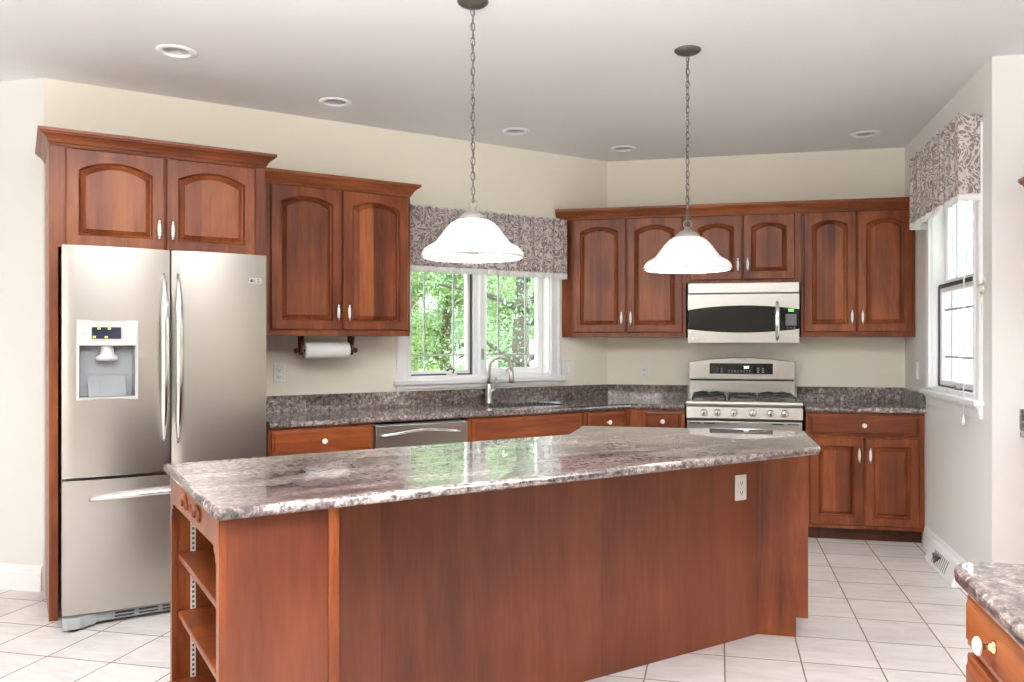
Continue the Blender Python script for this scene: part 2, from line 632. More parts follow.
def sash(parent, x0, x1, z0, z1, y, w=.038, frame_mat='trim', grilles_x=(), grilles_z=(), gw=.013, edge=None):
    m = MB()
    frame_ring(m, x0+w, x1-w, z0+w, z1-w, [(0, 0), (0, .034), (.008, .042), (w, .042), (w, 0)], y)
    s = m.build('sash', M[frame_mat], parent)
    if edge:
        m = MB(); frame_ring(m, x0, x1, z0, z1, [(0, .03), (0, .052), (-.010, .052), (-.010, .03)], y)
        m.build('screen_frame', M[edge], s)
    m = MB(); m.box(x0+w, x1-w, y-.012, y-.008, z0+w, z1-w)
    m.build('pane', M['pane'], s)
    if grilles_x or grilles_z:
        m = MB()
        for gx in grilles_x:
            m.box(gx-gw/2, gx+gw/2, y-.020, y-.013, z0+w, z1-w)
        for gz in grilles_z:
            m.box(x0+w, x1-w, y-.021, y-.014, gz-gw/2, gz+gw/2)
        m.build('muntin', M['muntin'], s)
    return s

# window_1: the double casement over the sink
w1 = bpy.data.objects.new('window_1', None); COL.objects.link(w1)
w1.rotation_euler = (0, 0, PI/4); struct(w1, 'white double casement window over the sink')
m = MB(); frame_ring(m, WO[0], WO[1], WO[2], WO[3], CAS, WA, sides='LRT')
m.build('casing', M['trim'], w1)
m = MB()
m.box(WO[0]-.012, WO[1]+.012, WA-.004, WA+.15, WO[2]-.03, WO[2]+.012)
m.box(WO[0]-.012, WO[0]+.012, WA, WA+.15, WO[2], WO[3]); m.box(WO[1]-.012, WO[1]+.012, WA, WA+.15, WO[2], WO[3])
m.box(WO[0], WO[1], WA, WA+.15, WO[3]-.012, WO[3]+.01)
mc = (WO[0]+WO[1])/2
m.box(mc-.050, mc+.052, WA+.05, WA+.14, WO[2], WO[3], .004); m.box(mc-.022, mc+.018, WA+.008, WA+.06, WO[2], WO[3], .004)
m.build('jamb', M['trim'], w1)
m = MB()
m.box(WO[0]-.115, WO[1]+.115, WA-.045, WA+.02, WO[2]-.045, WO[2]-.012, .006, 2)
m.box(WO[0]-.10, WO[1]+.10, WA-.018, WA, WO[2]-.075, WO[2]-.045, .004)
m.build('sill', M['trim'], w1)
GW = WA+.125
for (x0, x1, gx, ed) in ((WO[0]+.012, mc-.056, (.29, .74), 'screen_frame'), (mc+.030, WO[1]-.012, (.29, .74), None)):
    s = sash(w1, x0, x1, WO[2]+.012, WO[3]-.012, GW, .034 if ed else .046, 'trim', [x0+(x1-x0)*g for g in gx], [WO[2]+.155, WO[3]-.15], .014, ed)
def crank(x, flip):
    m = MB()
    m.box(x-.045, x+.03, WA+.012, WA+.036, WO[2]+.013, WO[2]+.028, .005, 2)
    c = m.build('crank', M['plastic'], w1)
    m = MB()
    pts = [(x, WA+.02, WO[2]+.028), (x+.004, WA+.008, WO[2]+.05), (x+.02*flip, WA+.0, WO[2]+.062), (x+.055*flip, WA-.004, WO[2]+(.05 if flip < 0 else .085))]
    m.tube(pts, [.006, .006, .005, .006], 8)
    m.lathe([(0, -.009), (.008, -.005), (.009, 0), (.008, .005), (0, .009)], 10, pts[-1])
    m.build('crank_handle', M['screen_frame'] if flip < 0 else M['nickel'], c)
crank(WO[0]+.34, -1)
crank(mc+.20, 1)
m = MB()
m.box(mc-.012, mc+.012, WA+.004, WA+.018, WO[2]+.12, WO[2]+.20, .004); m.box(mc-.005, mc+.005, WA-.006, WA+.006, WO[2]+.14, WO[2]+.18, .003)
m.build('lock_lever', M['grey_plastic'], w1)

# window_2: on the right-hand wall
w2 = bpy.data.objects.new('window_2', None); COL.objects.link(w2)
w2.rotation_euler = (0, 0, -PI/2); struct(w2, 'white window on the right-hand wall')
m = MB(); frame_ring(m, CO[0], CO[1], CO[2], CO[3], CAS, XC, sides='LRT')
m.build('casing', M['trim'], w2)
m = MB()
m.box(CO[0]-.012, CO[1]+.012, XC-.004, XC+.15, CO[2]-.03, CO[2]+.012)
m.box(CO[0]-.012, CO[0]+.012, XC, XC+.15, CO[2], CO[3]); m.box(CO[1]-.012, CO[1]+.012, XC, XC+.15, CO[2], CO[3])
m.box(CO[0], CO[1], XC, XC+.15, CO[3]-.012, CO[3]+.01)
m.build('jamb', M['trim'], w2)
m = MB()
m.box(CO[0]-.115, CO[1]+.115, XC-.05, XC+.02, CO[2]-.042, CO[2]-.012, .006, 2)
m.sweep([(0, CO[2]-.11), (.012, CO[2]-.11), (.016, CO[2]-.07), (.03, CO[2]-.05), (.03, CO[2]-.042), (0, CO[2]-.042)], [(CO[0]-.09, XC), (CO[1]+.09, XC)])
m.build('sill', M['trim'], w2)
GC = XC+.085
zm = 1.705
xs = [CO[0]+.012+(CO[1]-CO[0]-.024)*g for g in (.2, .42, .8)]
sash(w2, CO[0]+.012, CO[1]-.012, zm, CO[3]-.012, GC+.03, .042, 'trim', xs, [CO[3]-.15], .016)
s = sash(w2, CO[0]+.012, CO[1]-.012, CO[2]+.012, zm, GC, .042, 'trim', xs[:1]+xs[2:], [CO[2]+.2, zm-.15], .016, 'screen_frame')
m = MB(); m.box(CO[0]+.012, CO[1]-.012, GC-.05, GC-.02, zm-.012, zm+.012, .003)
m.build('meeting_rail', M['screen_frame'], w2)
m = MB(); m.box(-5.24, -5.16, XC+.012, XC+.04, CO[2]+.012, CO[2]+.03, .005); m.tube([(-5.22, XC+.02, CO[2]+.03), (-5.2, XC+.005, CO[2]+.034), (-5.15, XC+.0, CO[2]+.034)], .006, 8)
m.build('crank', M['grey_plastic'], w2)

# ------------------------------------------------------------------ cabinet parts
def outline(x0, x1, z0, z1, i, rise, y, K=14):
    """rectangle inset by i whose top edge is an arc lowered by `rise` at the sides"""
    a, b, c, d = x0+i, x1-i, z0+i, z1-i
    pts = [(a, y, c), (b, y, c)]
    for k in range(K+1):
        u = 1-2*k/K
        pts.append(((a+b)/2+u*(b-a)/2, y, d-rise*u*u))
    return pts

def pull(door, x, z, y):
    m = MB()
    L = .034
    m.mi = 0
    for s in (-1, 1):
        m.lathe([(0, 0), (.0075, 0), (.0065, -.004), (.004, -.008), (.004, -.022)], 12, (x, y, z+s*(L+.009)), 'y')
        m.lathe([(.0, L+.017), (.005, L+.015), (.0068, L+.009), (.0055, L+.004), (.0075, L)] if s > 0 else [(.0075, -L), (.0055, -L-.004), (.0068, -L-.009), (.005, -L-.015), (0, -L-.017)], 12, (x, y-.024, z))
    m.mi = 1
    m.lathe([(.006, -L), (.0085, -L*.6), (.0095, 0), (.0085, L*.6), (.006, L)], 14, (x, y-.024, z))
    p = m.build('pull', [M['chrome'], M['porcelain']], door)
    p['label'] = 'white ceramic pull with metal ends'
def knob(par, x, z, y):
    m = MB()
    m.lathe([(0, 0), (.012, 0), (.011, -.003), (.006, -.007), (.005, -.016), (.008, -.021)], 16, (x, y, z), 'y')
    m.mi = 1
    m.lathe([(.006, -.020), (.012, -.022), (.0165, -.026), (.0155, -.031), (.009, -.035), (0, -.036)], 20, (x, y, z), 'y')
    k = m.build('knob', [M['brass'], M['porcelain']], par)
    k['label'] = 'round white porcelain knob on a brass stem'

def door(par, x0, x1, z0, z1, yf, arch=.04, pull_at=None, fw=.056):
    y = yf-.020
    m = MB()
    m.loops([outline(x0, x1, z0, z1, 0, 0, yf-.0005), outline(x0, x1, z0, z1, 0, 0, yf-.014), outline(x0, x1, z0, z1, .006, 0, y),
             outline(x0, x1, z0, z1, fw, arch, y), outline(x0, x1, z0, z1, fw+.007, arch, yf-.004)], fill_last=False)
    d = m.build('door', M['wood'], par)
    m = MB()
    m.loops([outline(x0, x1, z0, z1, fw+.006, arch, yf-.004), outline(x0, x1, z0, z1, fw+.012, arch, yf-.002),
             outline(x0, x1, z0, z1, fw+.030, arch*.95, yf-.014), outline(x0, x1, z0, z1, fw+.033, arch*.95, yf-.018)])
    m.build('raised_panel', M['wood_panel'], d)
    if pull_at:
        pull(d, pull_at[0], pull_at[1], y)
    return d
def drawer(par, x0, x1, z0, z1, yf, kn=None, name='drawer'):
    m = MB()
    L = [outline(x0, x1, z0, z1, i, 0, yy, 2) for i, yy in ((0, yf-.0005), (0, yf-.010), (.004, yf-.013), (.012, yf-.0145), (.02, yf-.020))]
    m.loops(L)
    d = m.build(name, M['wood_h'], par)
    if kn:
        knob(d, kn[0], kn[1], yf-.02)
    return d

CROWN = [(0, 0), (.006, 0), (.008, .012), (.014, .016), (.020, .030), (.034, .046), (.046, .052), (.047, .058), (.055, .060), (.056, .075), (0, .075)]
def crown_at(z, sc=1.0):
    return [(o*sc, z+h*sc) for o, h in CROWN]

def upper(label, fr, x0, x1, yf, yw, z0, z1, doors, pulls=True, poly=None, group=None, arch=.04):
    """doors: list of (x0, x1, pull side); coordinates in the wall frame"""
    t = thing('upper_cabinet', label, 'cabinet', fr, (x0, yw, z0), group)
    L = lambda x: x-x0
    Y = lambda y: y-yw
    m = MB()
    pts = poly or [(x0, yf), (x1, yf), (x1, yw-.002), (x0, yw-.002)]
    m.prism([(L(p[0]), Y(p[1])) for p in pts], 'z', 0, z1-z0)
    m.build('carcass', M['wood'], t)
    for (a, b, side, c, d) in doors:
        pz = c-z0+.105
        px = L(b)-.030 if side == 'R' else L(a)+.030
        door(t, L(a), L(b), c-z0, d-z0, Y(yf), arch, (px, pz))
    return t

def base_unit(label, fr, x0, x1, yf, yw, dr, doors, kn=True, poly=None, toe=.09, drawers=None, toe_side=None):
    t = thing('base_cabinet', label, 'cabinet', fr, (x0, yf, 0))
    L = lambda x: x-x0
    Y = lambda y: y-yf
    m = MB()
    pts = poly or [(x0, yf), (x1, yf), (x1, yw-.004), (x0, yw-.004)]
    hz = CTOP-TH-.002
    if kn:
        m.prism([(L(p[0]), Y(p[1])) for p in pts], 'z', toe, hz)
    else:
        w_, d_ = x1-x0, yw-yf-.004
        m.box(0, w_, 0, d_, toe, .66)
        m.box(0, w_, 0, .018, .66, hz); m.box(0, .018, .018, d_, .66, hz); m.box(w_-.018, w_, .018, d_, .66, hz)
    m.build('carcass', M['wood'], t)
    m = MB(); m.box(L(x0)+.002, L(x1)-.002, .072, min(.5, yw-yf-.05), 0, toe)
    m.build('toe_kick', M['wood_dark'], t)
    if dr:
        a, b, c, d = dr
        drawer(t, L(a), L(b), c, d, 0, (L((a+b)/2), (c+d)/2) if kn else None, 'drawer' if kn else 'drawer_front')
    for (a, b, side, c, d) in doors:
        px = L(b)-.03 if side == 'R' else L(a)+.03
        door(t, L(a), L(b), c, d, 0, 0, (px, d-.115))
    return t

# ------------------------------------------------------------------ fridge surround cabinet
FS = 4.607                                   # face of the surround
t = thing('refrigerator_cabinet', 'tall cherry surround cabinet with two arched doors above the steel refrigerator', 'cabinet', 'A', (.138, FS, 0))
m = MB()
m.box(0, .038, 0, WA-FS-.002, 0, 1.815); m.build('side_panel', M['wood'], t)
m = MB()
m.box(.985, 1.021, 0, WA-FS-.002, 0, 1.815); m.build('side_panel', M['wood'], t)
m = MB(); m.box(0, 1.021, 0, WA-FS-.002, 1.815, 2.318)
m.build('carcass', M['wood'], t)
door(t, .068, .511, 1.820, 2.300, 0, .045, (.483, 1.925))
door(t, .519, .966, 1.820, 2.300, 0, .045, (.547, 1.925))
m = MB(); m.sweep(crown_at(2.305), [(0.008, WA-FS-.002), (0.008, 0), (1.017, 0), (1.017, .178)])
m.build('crown_moulding', M['wood_h'], t)

# ------------------------------------------------------------------ refrigerator
FX, FY = .184, 4.403
t = thing('refrigerator', 'stainless steel french door refrigerator with ice dispenser and bottom freezer', 'refrigerator', 'A', (FX, FY, 0))
FW = .930
m = MB(); m.box(.006, FW-.006, .075, .74, .03, 1.785, .006); m.build('body', M['silver_plastic'], t)
def curved_door(name, x0, x1, z0, z1, hole=None, bul=.022, c0=None, c1=None):
    """door with a gently bowed front; c0..c1 = span of the whole bow"""
    c0 = x0 if c0 is None else c0
    c1 = x1 if c1 is None else c1
    def yf(x):
        u = (x-c0)/(c1-c0)*2-1
        return -bul*(1-u*u)
    t = bmesh.new()
    n = 18
    xs = [x0+(x1-x0)*i/n for i in range(n+1)]
    zs = [z0, z1]
    if hole:
        xs = sorted(set([x for x in xs if min(abs(x-hole[0]), abs(x-hole[1])) > .008]+[hole[0], hole[1]]))
        zs = [z0, hole[2], hole[3], z1]
    r = .012
    fx = [(x0, .008), (x0+.002, .003), (x0+.008, 0)]
    cols = [(x0, .065), (x0, .010)]+[(x, (yf(x) + (.006 if (x in (x0, x1)) else 0))) for x in xs]+[(x1, .010), (x1, .065)]
    V = [[t.verts.new((x, y, z)) for (x, y) in cols] for z in zs]
    for j in range(len(zs)-1):
        for i in range(len(cols)-1):
            if hole and j == 1 and cols[i][0] >= hole[0]-1e-6 and cols[i+1][0] <= hole[1]+1e-6:
                continue
            t.faces.new((V[j][i], V[j][i+1], V[j+1][i+1], V[j+1][i]))
    t.faces.new(V[0][::-1]); t.faces.new(V[-1])
    for j in range(len(zs)-1):
        t.faces.new((V[j][-1], V[j][0], V[j+1][0], V[j+1][-1]))
    bmesh.ops.recalc_face_normals(t, faces=list(t.faces))
    m = MB(); m._merge(t, True)
    o = m.build(name, M['steel'], par_f)
    md = o.modifiers.new('edge', 'EDGE_SPLIT'); md.split_angle = math.radians(30)
    return o, yf
par_f = t
H0, H1, HZ0, HZ1 = .062, .314, 1.082, 1.452
dl, yl = curved_door('door', 0, .463, .715, 1.806, (H0, H1, HZ0, HZ1))
dr_, yr = curved_door('door', .471, FW, .715, 1.806)
df, yd = curved_door('freezer_drawer', 0, FW, .072, .700, bul=.026)
def bow_handle(par, p0, p1, out, bulge_dir, r=.0125, tip=.30):
    p0, p1 = Vector(p0), Vector(p1)
    n = 20
    pts, rr = [], []
    for i in range(n+1):
        u = i/n
        q = p0.lerp(p1, u)
        k = math.sin(PI*u)**.6
        pts.append(q+Vector((0, -out*k, 0))+Vector(bulge_dir)*math.sin(PI*u))
        rr.append(r*(tip+(1-tip)*min(1, math.sin(PI*u)*1.9)))
    m = MB(); m.tube(pts, rr, 10)
    return m.build('handle', M['chrome'], par)
bow_handle(dl, (.434, yl(.434)+.004, .850), (.434, yl(.434)+.004, 1.690), .050, (0, 0, 0), .0195)
bow_handle(dr_, (.500, yr(.500)+.004, .850), (.500, yr(.500)+.004, 1.690), .050, (0, 0, 0), .0195)
bow_handle(df, (.110, yd(.11)+.004, .608), (FW-.11, yd(.11)+.004, .608), .040, (0, 0, .014), .016, .6)
# dispenser
def ybz(x): return yl(x)-.003
m = MB()
bx = [H0-.004, .12, .19, .26, H1+.004]
m.loops([[(H0-.004, yl(H0)+.03, HZ0-.004), (H1+.004, yl(H1)+.03, HZ0-.004), (H1+.004, yl(H1)+.03, HZ1+.004), (H0-.004, yl(H0)+.03, HZ1+.004)],
         [(H0-.004, yl(H0)-.004, HZ0-.004), (H1+.004, yl(H1)-.004, HZ0-.004), (H1+.004, yl(H1)-.004, HZ1+.004), (H0-.004, yl(H0)-.004, HZ1+.004)],
         [(H0+.006, yl(H0)-.007, HZ0+.008), (H1-.008, yl(H1)-.007, HZ0+.008), (H1-.008, yl(H1)-.007, 1.336), (H0+.006, yl(H0)-.007, 1.336)],
         [(H0+.008, yl(H0)+.004, HZ0+.010), (H1-.010, yl(H1)+.004, HZ0+.010), (H1-.010, yl(H1)+.004, 1.334), (H0+.008, yl(H0)+.004, 1.334)]], fill_last=False)
dp = m.build('dispenser_bezel', M['silver_plastic'], t)
m = MB()
m.loops([[(H0+.006, yl(H0)-.003, HZ0+.008), (H1-.008, yl(H1)-.003, HZ0+.008), (H1-.008, yl(H1)-.003, 1.338), (H0+.006, yl(H0)-.003, 1.338)],
         [(H0+.012, .05, HZ0+.012), (H1-.014, .05, HZ0+.012), (H1-.014, .05, 1.334), (H0+.012, .05, 1.334)]][::-1], fill_last=False, fill_first=True)
m.prism([(-.018, HZ0+.011), (.048, HZ0+.011), (.048, 1.19)], 'x', H0+.045, H1-.047)
cv = m.build('dispenser_recess', M['grey_plastic'], t)
m = MB(); m.lathe([(0, 1.262), (.046, 1.264), (.050, 1.272), (.050, 1.28), (.030, 1.296), (.026, 1.334)], 24, (.188, .015, 0), 'z', 1, .7)
m.build('ice_chute', M['silver_plastic'], t)
m = MB(); m.box(H0+.058, H1-.070, yl(.19)-.0095, yl(.19)+.008, 1.368, 1.422, .002)
dsp = m.build('display', M['screen_dark'], t)
for x, z in ((.150, 1.416), (.193, 1.416), (.130, 1.376), (.180, 1.375)):
    m = MB(); m.box(x-.006, x+.006, yl(.19)-.011, yl(.19)-.009, z-.004, z+.004)
    m.build('indicator', M['led_lime'], dsp)
for x in (.090, .278):
    for z in (1.378, 1.398, 1.416):
        m = MB(); m.box(x-.014, x+.014, yl(H0)-.0095, yl(x)+.002, z-.006, z+.006, .002)
        m.build('button', M['plastic'], t)
# badge: disc and two letters
m = MB()
m.box(.838, .904, yr(.85)-.003, yr(.85)+.012, 1.655, 1.685, .002)
b_ = m.build('badge', M['silver_plastic'], dr_)
m = MB()
yb = yr(.85)-.0045
m.lathe([(0, yb), (.0085, yb), (.0085, yb+.003)], 20, (.853, 0, 1.67), 'y')
m.box(.866, .869, yb, yb+.003, 1.662, 1.679); m.box(.866, .876, yb, yb+.003, 1.662, 1.665)
m.box(.881, .884, yb, yb+.003, 1.662, 1.679); m.box(.881, .892, yb, yb+.003, 1.676, 1.679); m.box(.881, .892, yb, yb+.003, 1.662, 1.665)
m.box(.889, .892, yb, yb+.003, 1.662, 1.671); m.box(.886, .892, yb, yb+.003, 1.669, 1.671)
m.build('badge_lettering', M['slot'], b_)
# base grille with feet
m = MB()
m.box(.03, FW-.03, .015, .08, .018, .066, .006)
m.prism([(0, .03), (.0, -.015), (.02, -.03), (.07, -.03), (.11, -.005), (.14, .012), (.14, .05), (0, .05)], 'z', .012, .066, .004)
m.prism([(FW, .03), (FW, -.015), (FW-.02, -.03), (FW-.07, -.03), (FW-.11, -.005), (FW-.14, .012), (FW-.14, .05), (FW, .05)], 'z', .012, .066, .004)
g_ = m.build('base_grille', M['grey_plastic'], t)
m = MB()
for i in range(5):
    for z in (.032, .048):
        x = .22+i*.105
        m.box(x, x+.085, .0125, .02, z-.004, z+.004)
m.build('vent_slot', M['black'], g_)
for x in (.05, FW-.05):
    m = MB(); m.lathe([(0, 0), (.02, 0), (.02, .013), (0, .013)], 14, (x, .0, 0)); m.build('foot', M['black'], t)
for x in (.08, FW-.08):
    m = MB(); m.lathe([(0, 0), (.02, 0), (.02, .035), (0, .035)], 14, (x, .66, 0)); m.build('foot', M['black'], t)

# ------------------------------------------------------------------ wall cabinet on the window wall
UA = 4.858
ta = upper('dark cherry wall cabinet with two arched doors between refrigerator and sink window', 'A', 1.170, 2.129, UA, WA, 1.390, 2.300,
           [(1.252, 1.676, 'R', 1.425, 2.276), (1.684, 2.110, 'L', 1.425, 2.276)])
m = MB(); m.sweep(crown_at(2.280), [(0, UA-WA), (2.129-1.17, UA-WA), (2.129-1.17, -.002)])
o = m.build('crown_moulding', M['wood_h'], ta); o.location.z = -1.390
# paper towel holder under it
t = thing('paper_towel_holder', 'dark wooden paper towel bracket fixed under the left wall cabinet', 'towel holder', 'A', (1.628, 4.99, 1.390))
for s in (-1, 1):
    m = MB()
    pts = [(-.045, 0), (.045, 0), (.040, -.03), (.030, -.055), (.030, -.095), (.012, -.118), (-.012, -.118), (-.030, -.095), (-.030, -.055), (-.040, -.03)]
    m.prism(pts, 'x', s*.158-.009, s*.158+.009, .002, 1)
    m.build('bracket', M['wood_dark'], t)
m = MB(); m.tube([(-.185, 0, -.090), (.185, 0, -.090)], .010, 10)
for s in (-1, 1):
    m.lathe([(0, -.014), (.012, -.010), (.017, 0), (.012, .010), (0, .014)], 14, (s*.187, 0, -.09), 'x')
m.build('rod', M['wood_dark'], t)
m = MB()
m.lathe([(.019, -.138), (.050, -.138), (.052, -.134), (.052, .134), (.050, .138), (.019, .138)], 28, (0, 0, 0), 'x')
o = m.build('paper_towel_roll', M['paper'], None, wpos('A', (1.628, 4.99, 1.390-.09)), PI/4)
tag(o, 'white paper towel roll hanging on the bracket beneath the wall cabinet', 'paper towel')

# ------------------------------------------------------------------ wall cabinets on the range wall
UB = 6.14
polyL = [(-1.09, UB), (-.238, UB), (-.238, YB-.002), (XAB+.002, YB-.002), (-1.172, 6.163)]
upper('corner wall cabinet with two arched doors beside the flowered sink valance', 'B', -1.09, -.238, UB, YB, 1.390, 2.282,
      [(-1.082, -.680, 'R', 1.424, 2.278), (-.672, -.262, 'L', 1.424, 2.278)], poly=polyL)
upper('short wall cabinet with two small arched doors above the microwave', 'B', -.236, .575, UB, YB, 1.782, 2.282,
      [(-.205, .164, 'R', 1.806, 2.276), (.172, .532, 'L', 1.806, 2.276)], arch=.035)
upper('tall wall cabinet with two arched doors right of the microwave next to the side window', 'B', .577, 1.334, UB, YB, 1.390, 2.282,
      [(.592, .945, 'R', 1.424, 2.278), (.955, 1.318, 'L', 1.424, 2.278)])
m = MB(); m.sweep(crown_at(2.282), [(-1.212, UB), (1.335, UB)])
o = m.build('crown_moulding', M['wood_h'])
tag(o, 'long cherry crown moulding along the top of the range wall cabinets', 'crown moulding')

# ------------------------------------------------------------------ base cabinets
BA, BB = WA-.60, YB-.60
ic = W2A(BB-BA/R2, BB)                       # inner corner of the two base fronts
DZ = (.722, .862)
base_unit('cherry drawer base cabinet between the refrigerator and the dishwasher', 'A', 1.170, 1.778, BA, WA, (1.185, 1.762, *DZ),
          [(1.185, 1.470, 'R', .105, .705), (1.478, 1.762, 'L', .105, .705)])
base_unit('cherry sink base cabinet with a plain false front, right of the dishwasher', 'A', 2.400, 3.300, BA, WA, (2.425, 3.278, *DZ),
          [(2.425, 2.848, 'R', .105, .705), (2.856, 3.278, 'L', .105, .705)], kn=False)
base_unit('narrow cherry drawer base in the corner, right of the sink base', 'A', 3.304, ic[0], BA, WA, (3.328, 3.662, *DZ),
          [(3.328, 3.662, 'R', .105, .705)], poly=[(3.304, BA), (ic[0], BA), (cor[0]-.004, WA-.004), (3.304, WA-.004)])
icx = BB-BA/R2
base_unit('small cherry drawer base immediately left of the steel range', 'B', icx+.001, -.236, BB, YB, (-.512, -.262, *DZ),
          [(-.512, -.262, 'R', .105, .705)], poly=[(icx+.002, BB), (-.236, BB), (-.236, YB-.004), (XAB+.006, YB-.004)])
base_unit('cherry base cabinet with one drawer and two doors right of the range', 'B', .582, 1.334, BB, YB, (.605, 1.300, *DZ),
          [(.605, .950, 'R', .115, .708), (.960, 1.300, 'L', .115, .708)])

# ------------------------------------------------------------------ dishwasher
t = thing('dishwasher', 'stainless steel dishwasher built in under the worktop near the sink', 'dishwasher', 'A', (1.781, BA, 0))
m = MB(); m.box(.004, .610, .01, .57, .10, .862); m.build('body', M['grey_plastic'], t)
m = MB(); m.box(.003, .611, -.022, .010, .115, .858, .006, 2); d_ = m.build('door', M['steel_h'], t)
m = MB()
n = 24
pts, rr = [], []
for i in range(n+1):
    u = i/n
    pts.append((.03+.55*u, -.022-.042*math.sin(PI*u)**.5, .800+.026*math.sin(PI*u)**1.5))
    rr.append(.012*(.6+.4*min(1, 2.5*math.sin(PI*u))))
m.tube(pts, rr, 10); m.build('handle', M['chrome'], d_)
m = MB(); m.box(.004, .610, .05, .5, 0, .10); m.build('toe_kick', M['black'], t)

# ------------------------------------------------------------------ worktops with backsplashes
NOSE = [(0, CTOP), (.008, CTOP), (.015, CTOP-.004), (.019, CTOP-.011), (.020, CTOP-.018), (.019, CTOP-.025), (.015, CTOP-.032), (.008, CTOP-TH), (0, CTOP-TH)]
t = thing('worktop', 'long dark granite worktop with undermount sink turning the corner to the range', 'worktop', 'A', (0, 0, 0))
FA, FB = BA-.012, BB-.012                     # slab front before the nosing
fi = W2A(FB-FA/R2, FB)
SK = (2.50, 3.24, 4.72, 5.07)                 # sink opening
m = MB()
m.box(1.172, SK[0], FA, WA-.001, CTOP-TH, CTOP)
m.box(SK[0], SK[1], FA, SK[2], CTOP-TH, CTOP); m.box(SK[0], SK[1], SK[3], WA-.001, CTOP-TH, CTOP)
b1, b2 = W2A(-.236, FB), W2A(-.236, YB-.001)
m.prism([(SK[1], FA), fi, b1, b2, (cor[0]-.001, WA-.001), (SK[1], WA-.001)], 'z', CTOP-TH, CTOP)
m.sweep(NOSE, [(1.172, FA), fi, b1])
m.build('slab', M['granite'], t)
m = MB()
m.sweep([(0.001, CTOP), (.021, CTOP), (.021, CTOP+.100), (.017, CTOP+.104), (.001, CTOP+.104)], [(1.172, WA), cor, b2[:2] if False else W2A(-.236, YB)])
m.build('backsplash', M['granite'], t)
t = thing('worktop', 'short granite worktop with backsplash right of the range under the window', 'worktop', 'B', (0, 0, 0))
m = MB(); m.box(.576, XC-.002, FB, YB-.001, CTOP-TH, CTOP); m.sweep(NOSE, [(.576, FB), (XC-.002, FB)])
m.build('slab', M['granite'], t)
m = MB(); m.sweep([(0.001, CTOP), (.021, CTOP), (.021, CTOP+.100), (.017, CTOP+.104), (.001, CTOP+.104)], [(.576, YB), (XC-.001, YB), (XC-.001, FB-.018)])
m.build('backsplash', M['granite'], t)

# sink
t = thing('sink', 'stainless undermount kitchen sink set into the granite below the window', 'sink', 'A', ((SK[0]+SK[1])/2, (SK[2]+SK[3])/2, CTOP-TH))
hw, hd = (SK[1]-SK[0])/2, (SK[3]-SK[2])/2
def rr_(w, d, z, r, k=5):
    pts = []
    for cx, cy, a0 in ((w-r, d-r, 0), (-w+r, d-r, PI/2), (-w+r, -d+r, PI), (w-r, -d+r, 3*PI/2)):
        for i in range(k+1):
            a = a0+PI/2*i/k
            pts.append((cx+r*math.cos(a), cy+r*math.sin(a), z))
    return pts
m = MB()
m.loops([rr_(hw+.02, hd+.02, -.002, .04), rr_(hw+.001, hd+.001, -.002, .04), rr_(hw-.004, hd-.004, -.02, .05), rr_(hw-.02, hd-.02, -.17, .06), rr_(hw-.05, hd-.05, -.185, .05)], smooth=True)
m.build('bowl', M['steel_h'], t)
m = MB(); m.lathe([(0, -.183), (.04, -.183), (.045, -.180), (.045, -.176)], 20); m.build('drain', M['chrome'], t)
# faucet
fx, fy = 2.850, 5.115
t = thing('faucet', 'brushed nickel gooseneck faucet behind the sink', 'faucet', 'A', (fx, fy, CTOP))
m = MB(); m.lathe([(0, 0), (.029, 0), (.029, .006), (.024, .014), (.022, .05), (.0225, .11), (.019, .125), (.016, .14)], 20)
m.build('body', M['nickel'], t)
m = MB()
pts = [(0, 0, .12), (0, 0, .20), (0, 0, .250)]
Rr = .080
dirv = Vector((.90, -.436))
for i in range(1, 15):
    a = PI*i/14*1.03
    k = Rr*(1-math.cos(a))
    pts.append((dirv.x*k, dirv.y*k, .250+Rr*math.sin(a)))
m.tube(pts, .0125, 12)
m.build('spout', M['nickel'], t)
e = Vector(pts[-1]); dn = (Vector(pts[-1])-Vector(pts[-2])).normalized()
m = MB()
m.tube([e, e+dn*.02, e+dn*.05, e+dn*.085, e+dn*.098], [.0135, .016, .019, .021, .017], 14)
m.build('spray_head', M['nickel'], t)
m = MB()
m.tube([(.0, 0, .075), (.03, -.012, .095), (.040, -.016, .105)], [.016, .015, .012], 10)
m.tube([(.038, -.015, .10), (.046, -.018, .14), (.048, -.019, .185)], [.009, .008, .0095], 10)
m.build('lever', M['nickel'], t)

# ------------------------------------------------------------------ range
RX0, RX1 = -.221, .556
t = thing('range', 'stainless steel gas range with knobs and a digital backguard', 'range', 'B', (RX0, 5.83, 0))
RWd = RX1-RX0
m = MB()
m.box(.004, RWd-.004, .02, .615, .06, .895)
m.box(.03, RWd-.03, .06, .58, .0, .06)
m.build('body', M['grey_plastic'], t)
m = MB()
m.prism([(-.030, .915), (-.036, .925), (-.034, .941), (-.024, .947), (.52, .947), (.52, .905), (-.02, .905)], 'x', 0, RWd, .002, 1)
m.build('cooktop', M['steel_h'], t)
m = MB()
m.prism([(-.028, .904), (-.036, .826), (-.030, .819), (.02, .819), (.02, .904)], 'x', 0, RWd, .002, 1)
cp = m.build('control_panel', M['steel_h'], t)
for pxk in (703.7, 717.3, 734, 753, 770.5, 784.7):
    kx = (pxk-685.5)/(802.5-685.5)*RWd
    m = MB()
    m.mi = 0
    m.lathe([(0, 0), (.027, 0), (.027, -.006), (.024, -.010)], 22, (kx, -.030, .866), 'y')
    m.lathe([(.022, -.008), (.021, -.030), (.017, -.034), (0, -.035)], 22, (kx, -.030, .866), 'y')
    m.box(kx-.004, kx+.004, -.072, -.058, .849, .883, .002)
    m.build('knob', M['chrome'], t)
m = MB()
